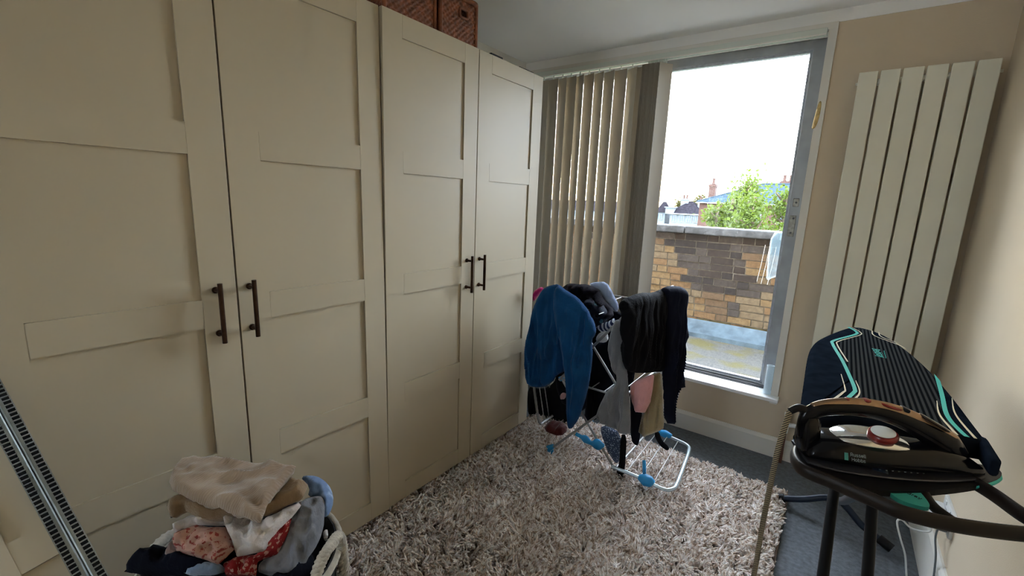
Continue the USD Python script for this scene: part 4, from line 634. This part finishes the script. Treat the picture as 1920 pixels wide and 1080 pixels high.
wicker('brown wicker basket on the wardrobe, left of the one with the visible handle hole', (-.175, .155, 1.9365), math.pi / 2, .235, .27, .19, None)
for i, (y, L, lab) in enumerate(((.655, .085, 'dark narrow strip on the wardrobe top right of the wicker baskets'), (.89, .12, 'dark narrow strip on the wardrobe top close to the window corner'))):
    single('dark_sliver', box(-.25, -.035, y - L / 2, y + L / 2, 1.9365, 1.9365 + .020 - .004 * i, .002), black_plastic, lab, 'sliver')  # thin dark slivers along the wardrobe top
# ------------------------------------------------------------------ ironing board
ib = thing('ironing_board', 'black ironing board with teal and cream lines standing in front of the radiator', 'ironing board')
outl = [(1.312, .05), (1.309, .162), (1.303, .385), (1.298, .56), (1.302, .70), (1.328, .832), (1.393, 1.046), (1.429, 1.081), (1.491, 1.044), (1.540, .895), (1.582, .667), (1.603, .413), (1.611, .237), (1.617, .150), (1.60, .142), (1.56, .137), (1.486, .12), (1.39, .092), (1.33, .052)]

bp = Polygon(chaikin(outl, 2)).buffer(0)
def bord(m, k=220):
    P = bp.buffer(m); L = P.exterior.length; return np.array([P.exterior.interpolate(i * L / k).coords[0] for i in range(k)])
ref = np.array([bp.exterior.interpolate(i * bp.exterior.length / 220).coords[0] for i in range(220)])
def off(m):
    t = np.roll(ref, -1, 0) - np.roll(ref, 1, 0); t /= np.linalg.norm(t, axis=1, keepdims=True); s = 1 if bp.exterior.is_ccw else -1; return ref + m * s * np.c_[t[:, 1], -t[:, 0]]
cover_dark = Mwave('board_ribs', (.006, .007, .009), (.040, .045, .048), 30., soft=.25, bump=.0, rough=1., spec=0.)
cover_plain = M('board_cover', (.008, .012, .020), 1., .25, 30, specular_ior_level=0.)
secs = [np.c_[off(o_), np.full(220, z_)] for o_, z_ in ((-.012, .862), (-.002, .860), (.001, .870), (.001, .885), (-.002, .893), (-.008, .898), (-.016, .9))]
part(ib, 'cover', loft(secs), cover_plain, 30, label='black board cover')
t1 = [(1.396, 1.034), (1.419, .979), (1.417, .922), (1.359, .774), (1.356, .709), (1.382, .532), (1.400, .377), (1.408, .29), (1.405, .258), (1.384, .175), (1.35, .07)]
t2 = [(1.478, 1.036), (1.484, .951), (1.550, .854), (1.588, .721), (1.592, .638), (1.579, .411), (1.568, .255), (1.576, .172), (1.590, .12)]
inner = Polygon([(x + .006, y) for x, y in spline(t1, 4)] + [(1.40, .05), (1.56, .10)] + [(x - .006, y) for x, y in spline(t2, 4)][::-1]).buffer(0).intersection(bp.buffer(-.012))
if inner.geom_type != 'Polygon': inner = max(inner.geoms, key=lambda g: g.area)
part(ib, 'ribbed_panel', prism(inner, .8995, .9006), cover_dark, label='finely ribbed dark middle of the cover')
def ribbon(path, w0, w1=None, z=.9007, th=.0006):
    p = spline(path, 6); t = np.gradient(p, axis=0); t /= np.linalg.norm(t, axis=1, keepdims=True); n = np.c_[-t[:, 1], t[:, 0]]; w_ = np.linspace(w0, w1 if w1 is not None else w0, len(p))[:, None] / 2
    g = Polygon(np.vstack([p + n * w_, (p - n * w_)[::-1]])).buffer(0).intersection(bp.buffer(-.004)); return prism(max(getattr(g, 'geoms', [g]), key=lambda a: a.area), z, z + th)
teal = M('teal_print', (.03, .42, .38), .6); cream = M('cream_print', (.62, .55, .42), .6)
for p_ in (t1, t2): part(ib, 'teal_line', ribbon(p_, .0095, .008), teal, label='teal line')
sh = lambda q, d: [(x + d, y) for x, y in q]
for p_ in (sh(t1[:6], .0125), sh(t2[:5], -.0105), sh(t2[:4], .009)): part(ib, 'cream_line', ribbon(p_, .0035), cream, label='thin cream line')
for p_ in ([(1.380, .393), (1.389, .273), (1.384, .24), (1.351, .111)], [(1.411, .363), (1.417, .269), (1.399, .188), (1.38, .13)], [(1.562, .338), (1.555, .244), (1.564, .167), (1.574, .103)], [(1.594, .385), (1.584, .269), (1.595, .147), (1.608, .075)]): part(ib, 'cream_line', ribbon(p_, .0015, .0065), cream, label='tapering cream line')
tx = meshkit.text_mesh('Beldray', .020, .0006); tx.apply_translation(-tx.bounds.mean(0)); tx = at(tx, rotz(math.pi / 2 + .12 + math.pi), (1.470, .705, .9009))
part(ib, 'cover_lettering', cat(tx, *[box(1.4865, 1.4875 + .001 * (i % 2), .655 + .012 * i, .663 + .012 * i, .9007, .9012) for i in range(8)]), teal, label='teal lettering on the cover')
part(ib, 'cover_corner', tm(m3.Manifold.batch_hull([m3.Manifold.sphere(r_, 12).translate([x_, y_, z_]) for x_, y_, z_, r_ in ((1.609, .17, .872, .010), (1.609, .17, .889, .010), (1.611, .075, .871, .007), (1.611, .075, .892, .007))])), cover_plain, True, label='black corner of the cover')
part(ib, 'mesh_top', prism(bp.buffer(-.02), .845, .861), black_plastic)
part(ib, 'corner_trim', tube(spline([(1.590, .062, .8395), (1.617, .096, .8395), (1.634, .128, .8395), (1.638, .150, .8395)], 5), .0042, 8), teal, True, label='teal piping at the near corner')
tub = M('black_tube', (.006, .006, .007), .4, specular_ior_level=.15); tub_b = M('blue_black_tube', (.008, .016, .032), .4, specular_ior_level=.3)
for a, b in (((1.410, .70, .85), (1.412, -.40, .03)), ((1.487, .70, .85), (1.502, -.40, .03))): part(ib, 'leg_tube', rod(a, b, .0125, 14), tub, True)
part(ib, 'foot_bar', tube([(1.26, -.40, .03), (1.65, -.40, .03)], .013, 12), tub, 40)
part(ib, 'rear_leg', tube(spline([(1.45, -.02, .85), (1.455, .55, .47), (1.462, 1.17, .12)], 5), .0125, 12), tub_b, True)
part(ib, 'rear_foot', tube(spline([(1.282, 1.195, .030), (1.36, 1.20, .060), (1.43, 1.205, .098), (1.475, 1.20, .112), (1.515, 1.19, .095), (1.57, 1.165, .055), (1.645, 1.14, .028)], 6), .014, 12), tub_b, True)
for a_, b_ in (((1.266, 1.194, .026), (1.29, 1.196, .034)), ((1.625, 1.148, .036), (1.668, 1.132, .020))): part(ib, 'rubber_foot', tube([a_, b_], .019, 12), black_plastic, 40)
rest = M('rest_tube', (.011, .007, .005), .45, specular_ior_level=.25)
part(ib, 'rest_tray', prism(Polygon(chaikin([(1.311, -.045), (1.326, -.085), (1.38, -.10), (1.44, -.090), (1.52, -.022), (1.59, .055), (1.635, .12), (1.644, .165), (1.61, .165), (1.32, .06)], 2)), .834, .845), tub, label='black tray under the iron')
rp = spline([(1.335, .06, .838), (1.316, -.02, .838), (1.330, -.078, .838), (1.380, -.093, .838), (1.440, -.110, .838), (1.481, -.118, .838), (1.548, -.100, .838), (1.625, -.060, .838), (1.662, -.030, .838), (1.665, -.012, .838), (1.640, .006, .838), (1.612, .058, .838), (1.576, .098, .84)], 6)
part(ib, 'iron_rest', tube(rp, .0105, 12, flat=(.75, 1.25)), rest, True, label='dark brown iron rest loop')
part(ib, 'rest_strut', tube(spline([(1.500, .06, .838), (1.512, -.01, .836), (1.522, -.055, .834), (1.545, -.088, .834)], 5), .008, 8), rest, True)
tp = [(1.458, -.062), (1.474, -.026), (1.494, -.012), (1.506, -.026), (1.517, -.068), (1.509, -.082), (1.474, -.086)]
pl = part(ib, 'rest_plate', prism(Polygon(chaikin(tp, 2)), .834, .841), M('teal_plate', (.03, .34, .29), .5), label='teal plastic plate with dark lettering')
tx = meshkit.text_mesh('Beldray', .007, .0008); tx.apply_translation(-tx.bounds.mean(0)); part(pl, 'plate_lettering', at(tx, rotz(-.35), (1.490, -.050, .8412)), black_plastic)

# ------------------------------------------------------------------ steam iron standing flat on the near end of the board
IA = np.array((1.323, -.030, .8455)); ang_i = .428
Ai = np.eye(4); Ai[:3, :3] = rotz(ang_i); Ai[:3, 3] = IA
ir = thing('steam_iron', 'black and bronze steam iron lying across the near end of the ironing board', 'iron', matrix=Ai)
gloss = M('iron_black', (.003, .003, .004), .12, specular_ior_level=.22); bronze_g = M('iron_bronze', (.30, .20, .13), .22, metallic=.85); chrome = M('iron_chrome', (.72, .72, .70), .10, metallic=.95)
Xs = np.array([0, .012, .04, .08, .13, .18, .22, .255, .285, .303, .313]); Ws = np.array([.040, .048, .055, .058, .056, .050, .042, .031, .018, .008, .001]); Hs = np.array([.030, .046, .052, .054, .054, .056, .056, .050, .036, .023, .014])
def sec(x, w_, z0, z1, n=28, e=2.6, top=.72):
    a = np.linspace(0, 2 * np.pi, n, endpoint=False); c, s = np.cos(a), np.sin(a); zz = (np.sign(s) * np.abs(s) ** (2 / e) + 1) / 2; ww = w_ * (1 - (1 - top) * zz ** 1.5)
    return np.c_[np.full(n, x), ww * np.sign(c) * np.abs(c) ** (2 / e), z0 + (z1 - z0) * zz]
fx = np.linspace(0, .313, 40); fw, fh = np.interp(fx, Xs, Ws), np.interp(fx, Xs, Hs)
from scipy.ndimage import gaussian_filter1d as gf
fw[1:-1], fh[1:-1] = gf(fw, 1.2)[1:-1], gf(fh, 1.2)[1:-1]
part(ir, 'soleplate', loft([sec(x, w_ + .002, .0, .006, 28, 4., 1.) for x, w_ in zip(fx, fw)]), M('sole_grey', (.05, .05, .055), .3, metallic=.5), 35, label='metal soleplate')
part(ir, 'body', loft([sec(x, w_, .0062, h_) for x, w_, h_ in zip(fx, fw, fh)]), gloss, True, label='glossy black lower body')
hp_ = spline([(.010, 0, .040), (.004, 0, .064), (.008, 0, .086), (.030, 0, .100), (.075, 0, .108), (.120, 0, .107), (.165, 0, .096), (.205, 0, .078), (.240, 0, .058), (.272, 0, .036)], 6)
hr = np.interp(np.linspace(0, 1, len(hp_)), [0, .12, .3, .55, .75, .9, 1], [.020, .017, .0155, .0165, .020, .024, .012])
part(ir, 'handle', tube(hp_, hr, 18, flat=(1.0, .72), up=(0, 1, 0)), gloss, True, label='arched black handle')
k0 = int(len(hp_) * .26)
cap = hp_[k0:] + np.c_[np.zeros(len(hp_) - k0), np.zeros(len(hp_) - k0), .0035 + .003 * np.sin(np.linspace(0, 3.14, len(hp_) - k0))]
part(ir, 'handle_cap', tube(cap, hr[k0:] * .95, 16, flat=(.95, .60), up=(0, 1, 0)), bronze_g, True, label='bronze band along the top of the handle')
redm = M('iron_red', (.16, .012, .010), .25)
def on_handle(f): i = int(f * (len(hp_) - 1)); t = hp_[min(i + 1, len(hp_) - 1)] - hp_[i - 1]; return hp_[i], t / np.linalg.norm(t)
def lozenge(f, L, w_, lift, th=.006):
    p, t = on_handle(f); n = np.cross(t, (0, 1, 0)); n = n if n[2] > 0 else -n; a = np.linspace(0, 2 * np.pi, 24, endpoint=False); secs = []
    for q, s in ((-.3, .9), (0, 1.), (.35, .95), (.5, .75)): secs.append([p + n * (lift + th * q) + t * L * s * np.cos(b) + np.array((0, 1, 0)) * w_ * s * np.sin(b) for b in a])
    return loft(secs)
part(ir, 'steam_button', lozenge(.60, .022, .012, .016), redm, True, label='dark red steam button'); part(ir, 'spray_button', cat(lozenge(.50, .008, .008, .017)), redm, True, label='small red button')
part(ir, 'button_bar', lozenge(.665, .007, .012, .019, .008), black_plastic, True)
part(ir, 'water_lid', lozenge(.79, .030, .017, .0215, .006), M('iron_smoke', (.02, .012, .008), .15), True, label='dark water inlet lid')
part(ir, 'red_dot', lozenge(.44, .004, .006, .0165), redm, True)
part(ir, 'dial_surround', loft([sec(x, .046 * math.sqrt(max(0.001, 1 - ((x - .115) / .072) ** 2)), .043, .043 + .022 * math.sqrt(max(.001, 1 - ((x - .115) / .072) ** 2)), 24, 2.2, .75) for x in np.linspace(.0432, .1868, 22)]), chrome, True, label='chrome surround of the dial')
dd = lathe([(0, -.006), (.022, -.006), (.0235, -.003), (.0235, .002), (.021, .005), (0, .0055)], 36); part(ir, 'dial', at(dd, rotx(.16) @ roty(-.16), (.125, -.020, .070)), redm, 40, label='dark red temperature dial')
part(ir, 'dial_face', at(lathe([(0, .0056), (.0185, .0056), (.019, .0062), (0, .007)], 36), rotx(.16) @ roty(-.16), (.125, -.020, .070)), M('dial_face', (.60, .62, .60), .3), 40, label='pale dial face')
part(ir, 'heel', loft([sec(x, w_, z0, z1, 24, 3., .8) for x, w_, z0, z1 in ((-.004, .026, .010, .072), (.0, .032, .006, .082), (.012, .030, .006, .086), (.022, .022, .02, .08))]), gloss, 40)
def side_text(s, h_, x, z, mat, nm, **k):
    m = meshkit.text_mesh(s, h_, .0006, **k) if s else box(0, h_ * .5, 0, h_, 0, .0006, 0).subdivide(); i = np.interp(x + .02, fx, fw); m = at(m, rotx(math.pi / 2 - .10), (0, 0, 0)); V = m.vertices; xx = x + V[:, 0]; V[:, 1] += -(np.interp(xx, fx, fw) * (1 - .28 * ((z + V[:, 2] - .006) / .05).clip(0, 1) ** 1.5)) * 1.0 - .0006; V[:, 0] = xx; V[:, 2] += z; return m
dim = M('dim_print', (.22, .27, .27), .5); tealp = M('dim_teal', (.03, .22, .20), .5)
part(ir, 'maker_lettering', cat(side_text('Russell', .0055, .062, .0335, dim, 0), side_text('Hobbs', .0055, .064, .0255, dim, 0)), dim, label='small grey lettering on the side'); part(ir, 'maker_mark', side_text('', .012, .053, .0255, tealp, 0), tealp, label='small teal mark beside the lettering')
part(ir, 'side_marks', cat(*[side_text('-', .007, .108 + .0105 * i, .014, dim, 0) for i in range(8)]), dim, label='row of small grey marks low on the side')
part(ir, 'cord_boot', tube(spline([(.012, 0, .080), (-.003, .001, .091), (-.016, .001, .094), (-.030, -.001, .086)], 6), np.linspace(.010, .0065, 19), 12), black_plastic, True, label='black cord boot')
bootw = (Ai @ np.array((-.030, -.001, .086, 1)))[:3]
braid = usdkit.material(stage, '/World/Looks/braid', {'tc': ('texture_coordinate', {}), 'mp': ('mapping', {'rotation': (.6, .5, 0)}), 'w': ('wave_texture', {'scale': 85., 'bands_direction': 'z'}), 'r': ('rgb_ramp', {'ramp': [(.35, (.05, .04, .03)), (.5, (.36, .29, .19))]}), 'p': ('principled_bsdf', {'roughness': .9})}, [('tc.object', 'mp.vector'), ('mp.vector', 'w.vector'), ('w.fac', 'r.fac'), ('r.color', 'p.base_color')], surface='p.BSDF')
cord = spline([bootw, (1.289, -.05, .864), (1.285, -.03, .793), (1.282, .0, .712), (1.279, .03, .62), (1.278, .05, .50), (1.274, .06, .40), (1.262, .05, .22), (1.24, .0, .10), (1.20, -.12, .072), (1.17, -.30, .07), (1.1, -.45, .07), (1.0, -.55, .07)], 8)
part(ir, 'power_cord', at(tube(np.c_[(cord - IA) @ rotz(ang_i)], .0054, 10), None), braid, True, label='black and tan braided power cord')

# ------------------------------------------------------------------ small things
gl = usdkit.material(stage, '/World/Looks/clear_plastic', {'t': ('transparent_bsdf', {'color': (.86, .92, .95)}), 'p': ('principled_bsdf', {'base_color': (.8, .85, .87), 'roughness': .15}), 'm': ('mix_closure', {'fac': .38})}, [('t.BSDF', 'm.closure1'), ('p.BSDF', 'm.closure2')], surface='m.closure')
tb = thing('clear_tube', 'clear plastic tube standing in the right corner of the window sill', 'tube', (1.122, 1.640, .3452))
part(tb, 'tube_wall', lathe([(.0165, 0), (.0185, .002), (.0185, .158), (.017, .160), (.0155, .158), (.0155, .004), (.0, .004), (0, 0), (.0165, 0)], 28), gl, 40)
part(tb, 'rim', tube([(.018 * math.cos(a), .018 * math.sin(a), .158) for a in np.linspace(0, 6.283, 29)[:-1]], .0018, 6, closed=True), gl, True)
so = thing('wall_socket', 'white double wall socket low on the right wall under the ironing board', 'socket')
plw = M('socket_white', (.75, .76, .75), .3)
part(so, 'face_plate', box(XW - .010, XW + .001, .865, 1.012, .285, .372, .003), plw)
for y in (.905, .972): part(so, 'switch', box(XW - .013, XW - .009, y - .008, y + .008, .352, .366, .001), plw)
pg = thing('white_charger_plug', 'white plug with a white cable in the wall socket', 'plug'); part(pg, 'plug_body', box(XW - .045, XW - .0095, .950, .998, .298, .345, .006), plw, 40)
cb = spline([(XW - .040, .960, .300), (1.726, .955, .262), (1.720, .95, .242), (1.678, .95, .234), (1.650, .955, .250), (1.638, .955, .236), (1.657, .96, .176), (1.681, .97, .112), (1.700, .985, .025), (1.708, .97, .006), (1.715, .80, .006), (1.70, .55, .007), (1.66, .20, .007), (1.55, -.2, .007)], 8)
part(pg, 'cable', tube(cb, .0032, 8), plw, True, label='thin white cable')
pg = thing('grey_plug', 'dark grey plug with a thin cable in the wall socket', 'plug'); gp = M('grey_plug', (.14, .16, .17), .4); part(pg, 'plug_body', box(XW - .038, XW - .0095, .880, .926, .295, .345, .006), gp, 40)
part(pg, 'cable', tube(spline([(XW - .03, .90, .296), (XW - .03, .90, .255), (XW - .024, .87, .20), (XW - .022, .84, .10), (XW - .03, .83, .012), (XW - .05, .70, .008)], 7), .003, 8), gp, True)
